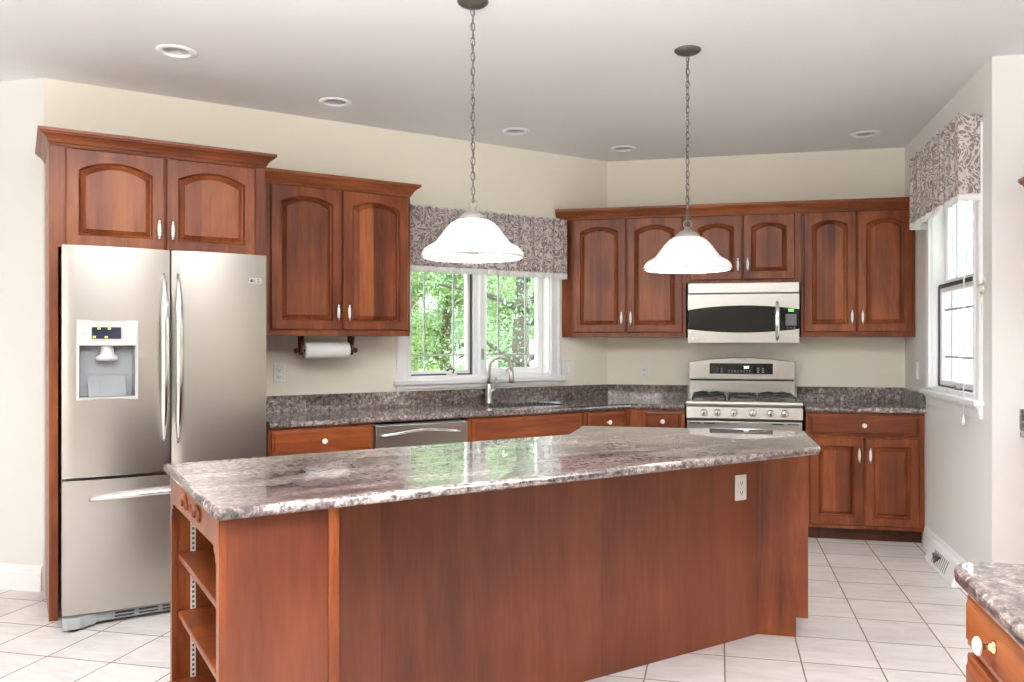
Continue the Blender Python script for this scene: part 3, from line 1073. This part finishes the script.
m.box(.004, RWd-.004, -.030, .02, .225, .806, .006, 2)
od = m.build('oven_door', M['steel_h'], t)
for x in (.02, .12, RWd-.20, RWd-.10):
    m = MB(); m.box(x, x+.075, -.0315, -.028, .787, .795); m.build('vent_slot', M['black'], od)
m = MB(); m.box(.13, RWd-.13, -.033, -.028, .36, .66, .002); m.build('oven_window', M['black_glass'], od)
m = MB()
pts, rr = [], []
for i in range(25):
    u = i/24
    pts.append((.045+(RWd-.09)*u, -.030-.052*math.sin(PI*u)**.4, .733+.024*math.sin(PI*u)))
    rr.append(.013*(.6+.4*min(1, 3*math.sin(PI*u))))
m.tube(pts, rr, 10); m.build('handle', M['chrome'], od)
m = MB(); m.box(.004, RWd-.004, -.026, .02, .065, .215, .006, 2); m.build('storage_drawer', M['steel_h'], t)
# backguard
m = MB()
bgp = [(.012, .936), (RWd-.012, .936), (RWd-.012, 1.060), (.012, 1.060)]
m.box(.002, RWd-.006, .545, .62, .94, 1.062)
n = 16
top = []
for i in range(n+1):
    u = i/n*2-1
    top.append((RWd/2-.003+u*(RWd/2-.001), 1.236-.034*u*u))
m.prism([(-.002, 1.070), (RWd-.004, 1.070)]+top[::-1], 'y', .522, .628, .005, 2, True)
bg = m.build('backguard', M['steel_h'], t)
m = MB(); m.box(.01, RWd-.01, .535, .62, 1.060, 1.071); m.build('backguard_seam', M['black'], t)
m = MB(); m.box(.152, RWd-.162, .5185, .53, 1.112, 1.192, .001); dsp = m.build('display', M['black_glass'], t)
for i, x in enumerate((.20, .235, .50, .535)):
    for z in (1.1265, 1.1405, 1.1545):
        m = MB(); m.box(x, x+.016, .5175, .519, z-.003, z+.003); m.build('touch_key', M['grey_plastic'], dsp)
for i in range(8):
    for z in (1.1245, 1.1365):
        m = MB(); m.box(.29+i*.022, .30+i*.022, .5175, .519, z, z+.004); m.build('touch_key', M['grey_plastic'], dsp)
m = MB()
for x in (.405, .418, .431):                      # clock digits
    m.box(x, x+.009, .5170, .519, 1.154, 1.157); m.box(x, x+.009, .5170, .519, 1.168, 1.171)
    m.box(x+.0065, x+.009, .5170, .519, 1.154, 1.171); m.box(x, x+.0025, .5170, .519, 1.162, 1.171)
m.build('clock', M['led_white'], dsp)
# burners and grates
for bx_, by_, br in ((.16, .12, .05), (.16, .40, .042), (RWd/2, .26, .05), (RWd-.16, .12, .058), (RWd-.16, .40, .042)):
    m = MB(); m.lathe([(0, .969), (br*.8, .969), (br*.85, .965), (br*.85, .960), (br, .958), (br, .951), (br*1.15, .948)], 22, (bx_, by_, 0))
    m.build('burner', M['pewter_light'], t)
for gx0, gx1 in ((.03, .275), (.280, RWd-.280), (RWd-.275, RWd-.03)):
    m = MB()
    r = .0065
    y0, y1, zz = .015, .49, .970
    w = gx1-gx0
    for x in (gx0+.01, gx1-.01):
        m.tube([(x, y0, .948), (x, y0+.012, .962), (x, y0+.03, zz), (x, (y0+y1)/2, zz-.004), (x, y1-.03, zz), (x, y1-.012, .962), (x, y1, .948)], r, 8)
    for y in (y0+.03, (y0+y1)/2, y1-.03):
        m.tube([(gx0+.01, y, zz), (gx1-.01, y, zz)], r, 8)
    for y in (.12, .40) if w > .2 and gx0 != .280 else (.26,):
        for k in range(4):
            a = PI/4+k*PI/2
            cx = (gx0+gx1)/2
            m.tube([(cx+.025*math.cos(a), y+.025*math.sin(a), zz+.008), (cx+.07*math.cos(a), y+.07*math.sin(a), zz+.012), (cx+w*.48*math.cos(a)*1.2, y+.105*math.sin(a), zz)], r, 8)
    m.build('grate', M['iron'], t)

# ------------------------------------------------------------------ microwave
MX0, MX1, MY, MZ0, MZ1 = -.220, .556, 6.065, 1.348, 1.780
t = thing('microwave', 'stainless over-the-range microwave with a curved black window', 'microwave', 'B', (MX0, MY, MZ0))
MW, MH = MX1-MX0, MZ1-MZ0
m = MB(); m.box(.003, MW-.003, .022, YB-MY-.004, .006, MH-.004); m.build('body', M['grey_plastic'], t)
m = MB(); m.box(0, MW, .0, .03, MH-.075, MH, .004, 2); m.build('vent_panel', M['steel_h'], t)
m = MB(); m.box(.004, MW-.004, .006, .03, MH-.083, MH-.074); m.build('vent_gap', M['black'], t)
def lens(x0, x1, y, n=24, grow=0.):
    lo, hi = [], []
    for i in range(n+1):
        x = x0+(x1-x0)*i/n
        u = (x/MW)*2-1
        k = 1-u*u
        lo.append((x, y, .098-.026*k-grow)); hi.append((x, y, .238+.030*k+grow))
    return lo, hi
# steel front, split round the black band
lo, hi = lens(0, MW, 0)
m = MB()
def strip(edge, zline, y0, y1):
    t2 = bmesh.new()
    A = [t2.verts.new((x, y0, z)) for x, _, z in edge]; B = [t2.verts.new((x, y0, zline)) for x, _, z in edge]
    C = [t2.verts.new((x, y1, z)) for x, _, z in edge]; D = [t2.verts.new((x, y1, zline)) for x, _, z in edge]
    for i in range(len(edge)-1):
        t2.faces.new((A[i], A[i+1], B[i+1], B[i])); t2.faces.new((C[i], C[i+1], A[i+1], A[i])); t2.faces.new((B[i], B[i+1], D[i+1], D[i]))
    t2.faces.new((A[0], B[0], D[0], C[0])); t2.faces.new((A[-1], C[-1], D[-1], B[-1]))
    bmesh.ops.recalc_face_normals(t2, faces=list(t2.faces))
    m._merge(t2)
strip(hi, MH-.083, 0, .025); strip(lo, 0, 0, .025)
m.build('door', M['steel_h'], t)
m = MB(); m.box(.001, MW-.001, .008, .025, .06, .275); wnd = m.build('window', M['black_glass'], t)
m = MB(); m.box(.645, .648, .0065, .009, .085, .26); m.build('door_seam', M['black'], wnd)
m = MB()
m.box(.683, .758, .0055, .0085, .122, .205, .001)
m.build('keypad', plain('keypad_grey', (.12, .12, .14), .3), t)
for x in (.690, .715, .738):
    m = MB(); m.box(x, x+.012, .0055, .009, .103, .110); m.build('button', M['grey_plastic'], t)
m = MB()
for x in (.703, .716, .729):
    m.box(x, x+.009, .0055, .009, .222, .225); m.box(x, x+.009, .0055, .009, .236, .239); m.box(x+.0065, x+.009, .0055, .009, .222, .239); m.box(x, x+.0025, .0055, .009, .23, .239)
m.build('clock', M['led_green'], t)
m = MB()
for x in (.683, .709, .735, .752):
    m.box(x, x+.015, -.001, .002, .046, .052)
m.box(.024, .046, -.001, .002, .022, .042); m.box(.052, .066, -.001, .002, .028, .040)
m.build('badge', M['silver_plastic'], t)
m = MB()
pts, rr = [], []
for i in range(17):
    u = i/16
    pts.append((.625, -.002-.042*math.sin(PI*u)**.5, .018+.275*u)); rr.append(.0115*(.65+.35*min(1, 2.5*math.sin(PI*u))))
m.tube(pts, rr, 10, flat=1.3); m.build('handle', M['chrome'], t)

# ------------------------------------------------------------------ island
IT = .927
IF, IB = 2.178, 3.11                         # front and back of the top (w)
def wA(x, y): return W2A(x, y)
t = thing('island', 'large cherry kitchen island with a polished granite top and open end shelves', 'island', 'A', (0, 0, 0))
rxe = .408
p2 = (rxe, IF/R2+rxe)                        # on the front line: y-x = w/R2
yk = 4.12
xk = -.685
p5 = (xk, IB/R2+xk)
poly = [(.425, IF), wA(rxe-.015, IF/R2+rxe-.015), wA(rxe, IF/R2+rxe+.03), wA(rxe, yk), wA(xk, yk), wA(*p5), (.435, IB)]
m = MB()
m.prism(poly, 'z', IT-.031, IT, .0135, 4, True)
top_o = m.build('granite_top', M['granite'], t)
for f in top_o.data.polygons:
    f.use_smooth = abs(f.normal.z) < .999
E_ = .46                                     # end face of the shelves
zt = IT-.031
# main carcass behind the knee space and the angled right end
m = MB()
bB = (.177, 3.923)
body = [(.752, 2.649), wA(*bB), wA(.398, 3.923), wA(.398, 4.08), wA(-.65, 4.08), (2.16, 3.08), (.752, 3.08)]
toe = [(.752, 2.649), wA(*bB), wA(.345, 3.923), wA(.345, 4.02), wA(-.62, 4.02), (2.133, 3.01), (.752, 3.01)]
m.prism(body, 'z', .088, zt)
m.prism(toe, 'z', 0, .088)
m.build('carcass', M['wood_end'], t)
m = MB(); m.prism([(2.89, 2.6488), wA(bB[0]-.002, 3.921), wA(.3985, 3.921), wA(.3985, 3.927), (2.89, 2.656)], 'z', .088, zt)
m.prism([(2.89, 2.6488), wA(bB[0]-.002, 3.921), wA(.3455, 3.921), wA(.3455, 3.927), (2.89, 2.656)], 'z', 0, .088)
m.build('end_panel', M['wood'], t)
# end shelving, open towards the refrigerator side (-x)
y0, y1 = 2.222, 3.0
xb = .752
m = MB(); m.box(E_, xb, y0, y0+.022, 0, zt); m.build('front_panel', M['wood_end'], t)
m = MB(); m.box(xb-.022, xb+.008, y0-.006, y0+.03, 0, zt, .002); m.build('corner_post', M['wood'], t)
m = MB(); m.box(E_, xb, y1-.02, y1, 0, zt); m.build('far_panel', M['wood'], t)
m = MB(); m.box(xb-.018, xb, y0+.022, y1-.02, 0, zt); m.build('back_panel', M['wood'], t)
for z in (.215, .446, .641):
    m = MB(); m.box(E_-(.035 if z < .3 else -.002), xb-.018, y0+.022, y1-.02, z-.020, z, .003)
    m.build('shelf', M['wood_h'], t)
m = MB(); m.box(E_-.012, xb-.018, y0+.022, y1-.02, 0, .195); m.build('plinth', M['wood'], t)
m = MB()
m.box(E_-.018, E_, y0-.002, y0+.032, 0, zt); m.box(E_-.018, E_, y1-.028, y1+.002, 0, zt)
yc0, yc1 = y0+.032, y1-.028
ap = [(yc0, zt), (yc0, .770), (yc0+.010, .775), (yc0+.014, .793), (yc0+.030, .801), (yc0+.036, .814), (yc1-.036, .814), (yc1-.030, .801), (yc1-.014, .793), (yc1-.010, .775), (yc1, .770), (yc1, zt)]
m.prism(ap, 'x', E_-.018, E_)
m.build('face_frame', M['wood'], t)
m = MB()
def scroll(cy, cz, s, k):
    pts = []
    for i in range(26):
        u = i/25
        a = -PI*1.6+u*PI*3.2
        rr = .016+.010*math.cos(a*.5)
        pts.append((E_-.021, cy+k*(s*(u-.5)*1.2+rr*math.sin(a)*.8), cz+rr*math.cos(a)*.8))
    m.tube(pts, [.003+.005*math.sin(PI*i/25) for i in range(26)], 8)
ymid = (y0+y1)/2
scroll(ymid-.10, .856, .10, 1); scroll(ymid+.10, .856, .10, -1)
m.lathe([(0, -.009), (.011, -.006), (.014, 0)], 14, (E_-.018, ymid, .856), 'x')
m.build('carved_ornament', M['wood'], t)
for yy in (y1-.0215, y0+.0235):
    for xx in (E_+.05, E_+.22):
        m = MB(); m.box(xx-.008, xx+.008, yy-.003, yy+.003, .10, zt-.02)
        q = m.build('shelf_standard', M['plastic'], t)
        if yy > 2.9 and xx < .6:
            m = MB()
            for i in range(44):
                m.box(xx-.0035, xx+.0035, yy-.0036, yy-.0028, .12+i*.0165, .1285+i*.0165)
            m.build('slot_holes', M['slot'], q)
def outlet(label, fr, p, group=None, w=.072, h=.116, kind='duplex'):
    t = thing('outlet_plate' if kind != 'switch' else 'switch_plate', label, 'outlet' if kind != 'switch' else 'switch', fr, p, group)
    m = MB(); m.box(-w/2, w/2, -.006, -.0005, -h/2, h/2, .0025, 2); m.build('plate', M['plastic'], t)
    if kind == 'duplex':
        for s in (-1, 1):
            m = MB(); m.box(-.017, .017, -.0085, -.005, s*.021-.014, s*.021+.014, .004, 2); r_ = m.build('receptacle', M['plastic'], t)
            m = MB(); m.box(-.008, -.005, -.0092, -.008, s*.021-.004, s*.021+.006); m.box(.005, .008, -.0092, -.008, s*.021-.004, s*.021+.006); m.lathe([(0, -.0092), (.003, -.0092), (.003, -.008)], 10, (0, 0, s*.021-.008), 'y')
            m.build('slot_holes', M['slot'], r_)
    else:
        n = max(1, round(w/.06)-0 if w > .1 else 1)
        for i in range(n):
            x = (i-(n-1)/2)*.046
            m = MB(); m.box(x-.016, x+.016, -.0085, -.005, -.033, .033, .002)
            m.build('rocker', M['plastic'], t)
    return t
outlet('white outlet plate on the seating side of the cherry island', 'A', (2.782, 2.6485, .690))
outlet('white wall outlet just right of the refrigerator below the wall cabinet', 'A', (1.391, WA, 1.158))
outlet('white double switch plate on the wall between sink window and corner', 'A', (3.580, WA, 1.150), w=.116, kind='switch')
outlet('white wall outlet left of the range above the granite backsplash', 'B', (-.575, YB, 1.117))
outlet('white single switch plate on the right-hand wall beside the window', 'C', (-6.09, XC, 1.155), kind='switch')

# ------------------------------------------------------------------ pendants
def pendant(label, x, y):
    t = thing('pendant_lamp', label, 'pendant lamp', 'B', (x, y, CEIL), 'pendant lamps over the island')
    m = MB(); m.lathe([(0, -.030), (.012, -.028), (.030, -.024), (.055, -.014), (.064, -.006), (.066, 0), (0, 0)], 28)
    m.build('canopy', M['pewter'], t)
    z1, z0 = -.028, 1.940-CEIL
    n = 26
    p = (z1-z0)/n
    m = MB()
    for i in range(n):
        zc = z1-p*(i+.5)
        a0 = (i % 2)*PI/2+.5
        L, W_ = p*.5+.0035, .0085
        pts = []
        for k in range(12):
            a = 2*PI*k/12
            u = W_*math.cos(a)
            v = L*math.copysign(abs(math.sin(a))**.8, math.sin(a))
            pts.append((u*math.cos(a0), u*math.sin(a0), zc+v))
        m.tube(pts, .0022, 6, closed=True)
    m.build('chain', M['pewter'], t)
    m = MB()
    m.tube([(.005*math.sin(i*1.3), .005*math.cos(i*1.3), z1+(z0-z1)*i/40) for i in range(41)], .0022, 6)
    m.build('cord', M['slot'], t)
    m = MB()
    zc = z0-.010
    m.tube([(.019*math.cos(2*PI*k/20), .019*math.sin(2*PI*k/20)*.3, zc+.019*math.sin(2*PI*k/20)) for k in range(20)], .0032, 8, closed=True)
    m.build('loop', M['pewter_light'], t)
    m = MB()
    zf = 1.865-CEIL
    m.lathe([(0, zf+.052), (.010, zf+.052), (.015, zf+.046), (.018, zf+.038), (.040, zf+.026), (.058, zf+.012), (.060, zf+.004), (.055, zf)], 28)
    m.build('fitter', M['pewter_light'], t)
    zr = 1.700-CEIL
    H = 1.868-zr-CEIL
    # bell-shaped glass: outer profile then back up the inside
    outp = [(.050, H), (.068, H-.004), (.090, H-.018), (.112, H-.042), (.132, H-.070), (.150, H-.094), (.160, H-.104), (.176, H-.112), (.194, H-.124), (.205, H-.138), (.209, H-.150), (.206, H-.160), (.198, H-.164)]
    outp = [(r*1.028, z) for r, z in outp]
    inn = [(r-.006, z+(.003 if i > 8 else -.004)) for i, (r, z) in enumerate(outp)][::-1]
    m = MB(); m.lathe([(r, z+zr) for r, z in outp+inn[1:]], 56)
    m.build('glass_shade', M['shade'], t)
    m = MB()
    zb = zr+.085
    m.lathe([(0, zb-.07), (.020, zb-.066), (.034, zb-.050), (.040, zb-.030), (.036, zb-.008), (.022, zb+.018), (.016, zb+.035), (.016, zb+.06), (0, zb+.06)], 24)
    m.build('bulb', M['bulb'], t)
    d = bpy.data.lights.new('pendant_light', 'POINT')
    d.energy, d.color, d.shadow_soft_size = 46, (1, .96, .90), .045
    o = bpy.data.objects.new('pendant_light', d); COL.objects.link(o)
    o.parent = t; o.location = (0, 0, zr+.105)
pendant('white bell glass pendant on a chain in front of the sink window', -1.011, 3.308)
pendant('white bell glass pendant on a chain in front of the range wall cabinets', -.150, 4.084)

# ------------------------------------------------------------------ recessed downlights
lab = ['recessed ceiling light above the refrigerator, nearest the camera', 'recessed ceiling light above the cabinet right of the refrigerator',
       'recessed ceiling light above the sink window valance, behind the left pendant', 'recessed ceiling light near the corner of window and range walls',
       'recessed ceiling light at the right, above the tall cabinet by the side window']
for (x, y), l in zip(lights, lab):
    t = thing('recessed_light', l, 'ceiling light', 'B', (x, y, CEIL), 'recessed ceiling lights')
    m = MB(); m.lathe([(LR-.004, .004), (LR-.006, -.005), (LR+.004, -.010), (LR+.020, -.007), (LR+.026, -.0005), (LR-.004, .0)], 36)
    m.build('trim_ring', M['trim'], t)
    m = MB(); m.lathe([(LR-.003, -.002), (LR-.006, .03), (LR-.012, .075), (.04, .095), (0, .095)], 32)
    m.build('can', M['can'], t)
    m = MB(); m.lathe([(0, .022), (.030, .026), (.046, .044), (.040, .072), (.02, .094)], 24)
    m.build('bulb', M['bulb'], t)

# ------------------------------------------------------------------ valances
def valance(label, fr, x0, x1, yw, dep, z0, z1, folds, trim_h=.04):
    t = thing('valance', label, 'valance', fr, (x0, yw, z1))
    L = x1-x0
    # path: left return, front, right return
    path = []
    for i in range(8):
        path.append((0.0, -dep*i/8))
    n = 150
    for i in range(n+1):
        path.append((L*i/n, -dep))
    for i in range(1, 9):
        path.append((L, -dep*(1-i/8)))
    rows = 12
    def surf(za, zb, off, amp0, nrow, wob=0.):
        tb = bmesh.new()
        V = []
        for j in range(nrow+1):
            v = j/nrow
            z = za+(zb-za)*v
            row = []
            for i, (x, y) in enumerate(path):
                s = i/len(path)
                k = math.sin(s*folds*2*PI+.7*math.sin(s*23))+.5*math.sin(s*folds*4.6*PI+1.3)
                amp = amp0*(1.0 if z > -.06 else .75)
                zz = z
                if j == 0 and wob:
                    zz += wob*math.sin(s*folds*3.1*PI)+wob*.7*math.sin(s*folds*7.3*PI)
                if 8 <= i < len(path)-8:
                    row.append(tb.verts.new((x, y-off+amp*k, zz)))
                else:
                    row.append(tb.verts.new((x+amp*k*(.5), y-off*0+.0, zz)))
            V.append(row)
        for A, B in zip(V, V[1:]):
            for i in range(len(path)-1):
                tb.faces.new((A[i], A[i+1], B[i+1], B[i]))
        return tb
    m = MB(); m._merge(surf(0, z0-z1+trim_h, 0, .010, 12, .006), True)
    o = m.build('fabric', M['fabric'], t)
    o.modifiers.new('thick', 'SOLIDIFY').thickness = .004
    m = MB(); m._merge(surf(z0-z1+trim_h, z0-z1, .002, .009, 3), True)
    o = m.build('trim_band', M['fringe'], t)
    o.modifiers.new('thick', 'SOLIDIFY').thickness = .004
    m = MB(); m.tube([(.006, -dep+.03, -.035), (L-.006, -dep+.03, -.035)], .008, 8)
    for x in (.02, L-.02):
        m.box(x-.008, x+.008, -dep+.03, 0, -.043, -.027)
    m.build('rod', M['trim'], t)
valance('taupe damask valance over the window above the sink', 'A', 2.16, 3.500, WA, .11, 1.826, 2.266, 15)
valance('taupe damask valance over the side window on the right-hand wall', 'C', -5.76, -4.650, XC, .11, 2.085, 2.540, 9)
# blind cord and tie-back hook
t = thing('blind_cord', 'thin white blind cord with a small tassel hanging at the right-hand window', 'cord', 'C', (-4.865, XC-.035, 2.12))
m = MB(); m.tube([(0, 0, .3), (.002, .004, -.2), (0, 0, -.7), (.0, 0, -1.175)], .0035, 6); m.build('cord', M['fringe'], t)
m = MB(); m.lathe([(0, -1.225), (.009, -1.223), (.010, -1.205), (.006, -1.18), (.003, -1.168)], 12); m.build('tassel', M['porcelain'], t)
t = thing('tieback_hook', 'small brass curtain hook on the edge of the right-hand window casing', 'hook', 'C', (-4.66, XC-.018, 1.655))
m = MB()
m.lathe([(0, 0), (.012, 0), (.012, -.004), (0, -.006)], 14, (0, 0, 0), 'y')
m.tube([(0, -.003, 0), (.03, -.012, -.008), (.08, -.018, -.014), (.13, -.020, -.012), (.155, -.020, -.035), (.135, -.018, -.062), (.10, -.016, -.06), (.09, -.016, -.045)], .005, 8)
m.tube([(.13, -.020, -.012), (.16, -.020, -.002), (.165, -.020, .02)], .005, 8)
m.build('hook', plain('pale_brass', (.80, .74, .55), .3, .8), t)

# ------------------------------------------------------------------ floor register
t = thing('floor_register', 'white baseboard heat register at the foot of the right-hand wall', 'register', 'C', (-5.50, XC, 0))
m = MB(); m.prism([(-.016, 0), (-.085, 0), (-.088, .008), (-.050, .115), (-.044, .122), (-.016, .124)], 'x', 0, .60, .003, 1)
m.build('housing', M['trim'], t)
m = MB()
for i in range(9):
    x = .14+i*.035
    m.prism([(-.0835, .025), (-.0785, .023), (-.054, .095), (-.0585, .098)], 'x', x, x+.012)
m.build('louvre_slot', M['grey_plastic'], t)
m = MB(); m.prism([(.20, .03), (.29, .085), (.17, .085)], 'y', -.0835, -.052); m.build('damper_opening', M['slot'], t)

# ------------------------------------------------------------------ near peninsula cabinet at the lower right
t = thing('base_cabinet', 'granite topped cherry cabinet with knobbed drawers in the near lower right corner', 'cabinet', 'C', (-1.776, .494, 0))
# local x runs towards the camera, y to the right
PW = .86
m = MB(); m.box(0, PW, 0, .62, .09, CTOP-TH-.001); m.build('carcass', M['wood'], t)
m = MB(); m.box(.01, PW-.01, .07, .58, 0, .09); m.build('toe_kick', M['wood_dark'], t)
m = MB()
r = .062
pp = [(-.016+r-r*math.cos(a), -.046+r-r*math.sin(a)) for a in [PI/2*i/6 for i in range(7)]]
m.prism(pp+[(PW+.02, -.046), (PW+.02, .66), (-.016, .66)], 'z', CTOP-TH, CTOP, .014, 4, True)
o = m.build('granite_top', M['granite'], t)
for (z0, z1) in ((.750, .858), (.43, .735), (.11, .415)):
    drawer(t, .004, .384, z0, z1, 0, (.194, (z0+z1)/2+.009))
    drawer(t, .392, PW-.004, z0, z1, 0, (.624, (z0+z1)/2+.009))

# far right counter and wall cabinet against the return wall (only their ends show)
t = thing('worktop', 'end of a granite worktop with backsplash at the extreme right edge', 'worktop', 'B', (1.462, YE, 0))
m = MB(); m.box(0, 1.2, -.62, -.001, CTOP-TH, CTOP, .008, 3); m.build('slab', M['granite'], t)
m = MB(); m.box(0, 1.2, -.022, -.001, CTOP, CTOP+.104, .002); m.build('backsplash', M['granite'], t)
t = base_unit('cherry base cabinet under the granite at the extreme right edge', 'B', 1.492, 2.66, YE-.59, YE, (1.51, 2.06, *DZ), [(1.51, 2.06, 'R', .105, .705), (2.07, 2.64, 'L', .105, .705)])
t = upper('cherry wall cabinet mostly out of view at the extreme right edge', 'B', 1.510, 2.4, YE-.33, YE, 1.402, 2.14, [(1.53, 1.95, 'R', 1.43, 2.12), (1.96, 2.38, 'L', 1.43, 2.12)])
m = MB(); m.sweep(crown_at(2.085-1.402), [(0, -.002), (0, -.33), (.885, -.33)])
m.build('crown_moulding', M['wood_h'], t)

# ------------------------------------------------------------------ outdoors
m = MB(); m.box(-45, 30, 7.6, 60, -.45, -.35); m.box(-45, -6.3, -10, 7.6, -.45, -.35)
o = m.build('lawn', M['grass']); struct(o)
m = MB()
for i in range(16):
    m.prism([(0, i*.15), (.022, i*.15), (.004, (i+1)*.15), (0, (i+1)*.15)], 'y', 6.0, 30.0)
o = m.build('exterior_siding', M['siding'], None, (5.4, 0, -.4), 0); struct(o)
for v in o.data.vertices:
    v.co.x *= -1

import numpy as np
def leaf_mesh(rng, centres, radii, n, size, zmin):
    k = rng.integers(0, len(centres), n)
    d = rng.normal(size=(n, 3)); d /= np.linalg.norm(d, axis=1)[:, None]
    p = centres[k]+d*(radii[k]*rng.random(n)**.45)[:, None]
    p = p[p[:, 2] > zmin]; n = len(p)
    u = rng.normal(size=(n, 3)); u /= np.linalg.norm(u, axis=1)[:, None]
    w = np.cross(u, rng.normal(size=(n, 3))); w /= np.linalg.norm(w, axis=1)[:, None]
    sz = (size*rng.uniform(.6, 1.3, n))[:, None]
    v = np.stack([p-u*sz*.5, p-w*sz*.28, p+u*sz*.5, p+w*sz*.28], 1).reshape(-1, 3)
    me = bpy.data.meshes.new('leaves')
    me.from_pydata(v.tolist(), [], np.arange(4*n).reshape(-1, 4).tolist())
    return me
def leaves(t, me, mat):
    me.materials.append(M[mat])
    o = bpy.data.objects.new('leaves', me); COL.objects.link(o); o.parent = t
def tree(label, x, y, h, cr, leaf, n, seed, size, low=.22, nb=18):
    rnd = random.Random(seed)
    t = thing('garden_tree', label, 'tree', 'B', (x, y, -.36), 'garden trees beyond the sink window')
    m = MB()
    r0 = h*.022
    m.tube([(0, 0, 0), (.03*h*rnd.uniform(-1, 1), 0, h*.3), (.03*h*rnd.uniform(-1, 1), .02*h, h*.6), (0, 0, h*.9)], [r0*1.3, r0, r0*.7, r0*.25], 8)
    ends = []
    for i in range(nb):
        a = rnd.uniform(0, 2*PI); z = h*rnd.uniform(low, .8)
        L = cr*rnd.uniform(.6, 1.0)
        p1 = (L*.5*math.cos(a), L*.5*math.sin(a), z+L*.2)
        p2 = (L*math.cos(a+.2), L*math.sin(a+.2), z+L*rnd.uniform(.0, .3))
        m.tube([(0, 0, z), p1, p2], [r0*.45, r0*.3, r0*.1], 6)
        ends += [p1, p2]
    m.build('trunk', M['bark'], t)
    c = np.array(ends+[(0, 0, h*.85), (0, 0, h*.65), (0, 0, h*.45)])
    r = np.array([cr*rnd.uniform(.25, .48) for _ in ends]+[cr*.5, cr*.6, cr*.55])
    leaves(t, leaf_mesh(np.random.default_rng(seed), c, r, n, size, .3), leaf)
def shrub(label, x, y, h, cr, leaf, n, seed):
    rnd = random.Random(seed)
    t = thing('garden_shrub', label, 'shrub', 'B', (x, y, -.36), 'garden shrubs along the lawn')
    m = MB()
    for i in range(7):
        a = rnd.uniform(0, 2*PI)
        m.tube([(0, 0, 0), (cr*.3*math.cos(a), cr*.3*math.sin(a), h*.5), (cr*.5*math.cos(a), cr*.5*math.sin(a), h*.9)], [.02, .014, .005], 5)
    m.build('stems', M['bark'], t)
    c = np.array([(cr*.4*math.cos(k), cr*.4*math.sin(k), h*.5) for k in range(6)])
    leaves(t, leaf_mesh(np.random.default_rng(seed), c, np.full(6, min(cr*.6, h*.5)), n, .06, .02), leaf)
tree('bright green tree filling the left pane of the sink window', -5.75, 17.0, 5.6, 1.5, 'leaf_a', 26000, 3, .07, .12)
tree('dark branched tree seen in the right pane of the sink window', -2.9, 12.0, 6.0, 1.4, 'leaf_b', 9000, 11, .055, .2)
tree('pale bluish tree at the left edge of the sink window view', -9.7, 25.0, 7.5, 2.2, 'leaf_b', 26000, 5, .09, .15)
tree('tall green tree far back in the right pane of the sink window', -8.4, 32.0, 10.0, 2.7, 'leaf_a', 30000, 8, .11, .12)
tree('green tree on the far side of the lawn, left pane of the sink window', -18.4, 53.0, 12.0, 3.4, 'leaf_b', 26000, 9, .16, .12)
tree('green tree on the far side of the lawn, right pane of the sink window', -11.2, 46.0, 11.0, 3.4, 'leaf_a', 26000, 10, .16, .12)
shrub('low green shrub on the lawn in the left pane of the sink window', -6.2, 20.4, 1.4, .9, 'leaf_b', 7000, 21)
shrub('low green shrub on the lawn in the right pane of the sink window', -4.3, 19.4, 1.3, .9, 'leaf_a', 7000, 22)
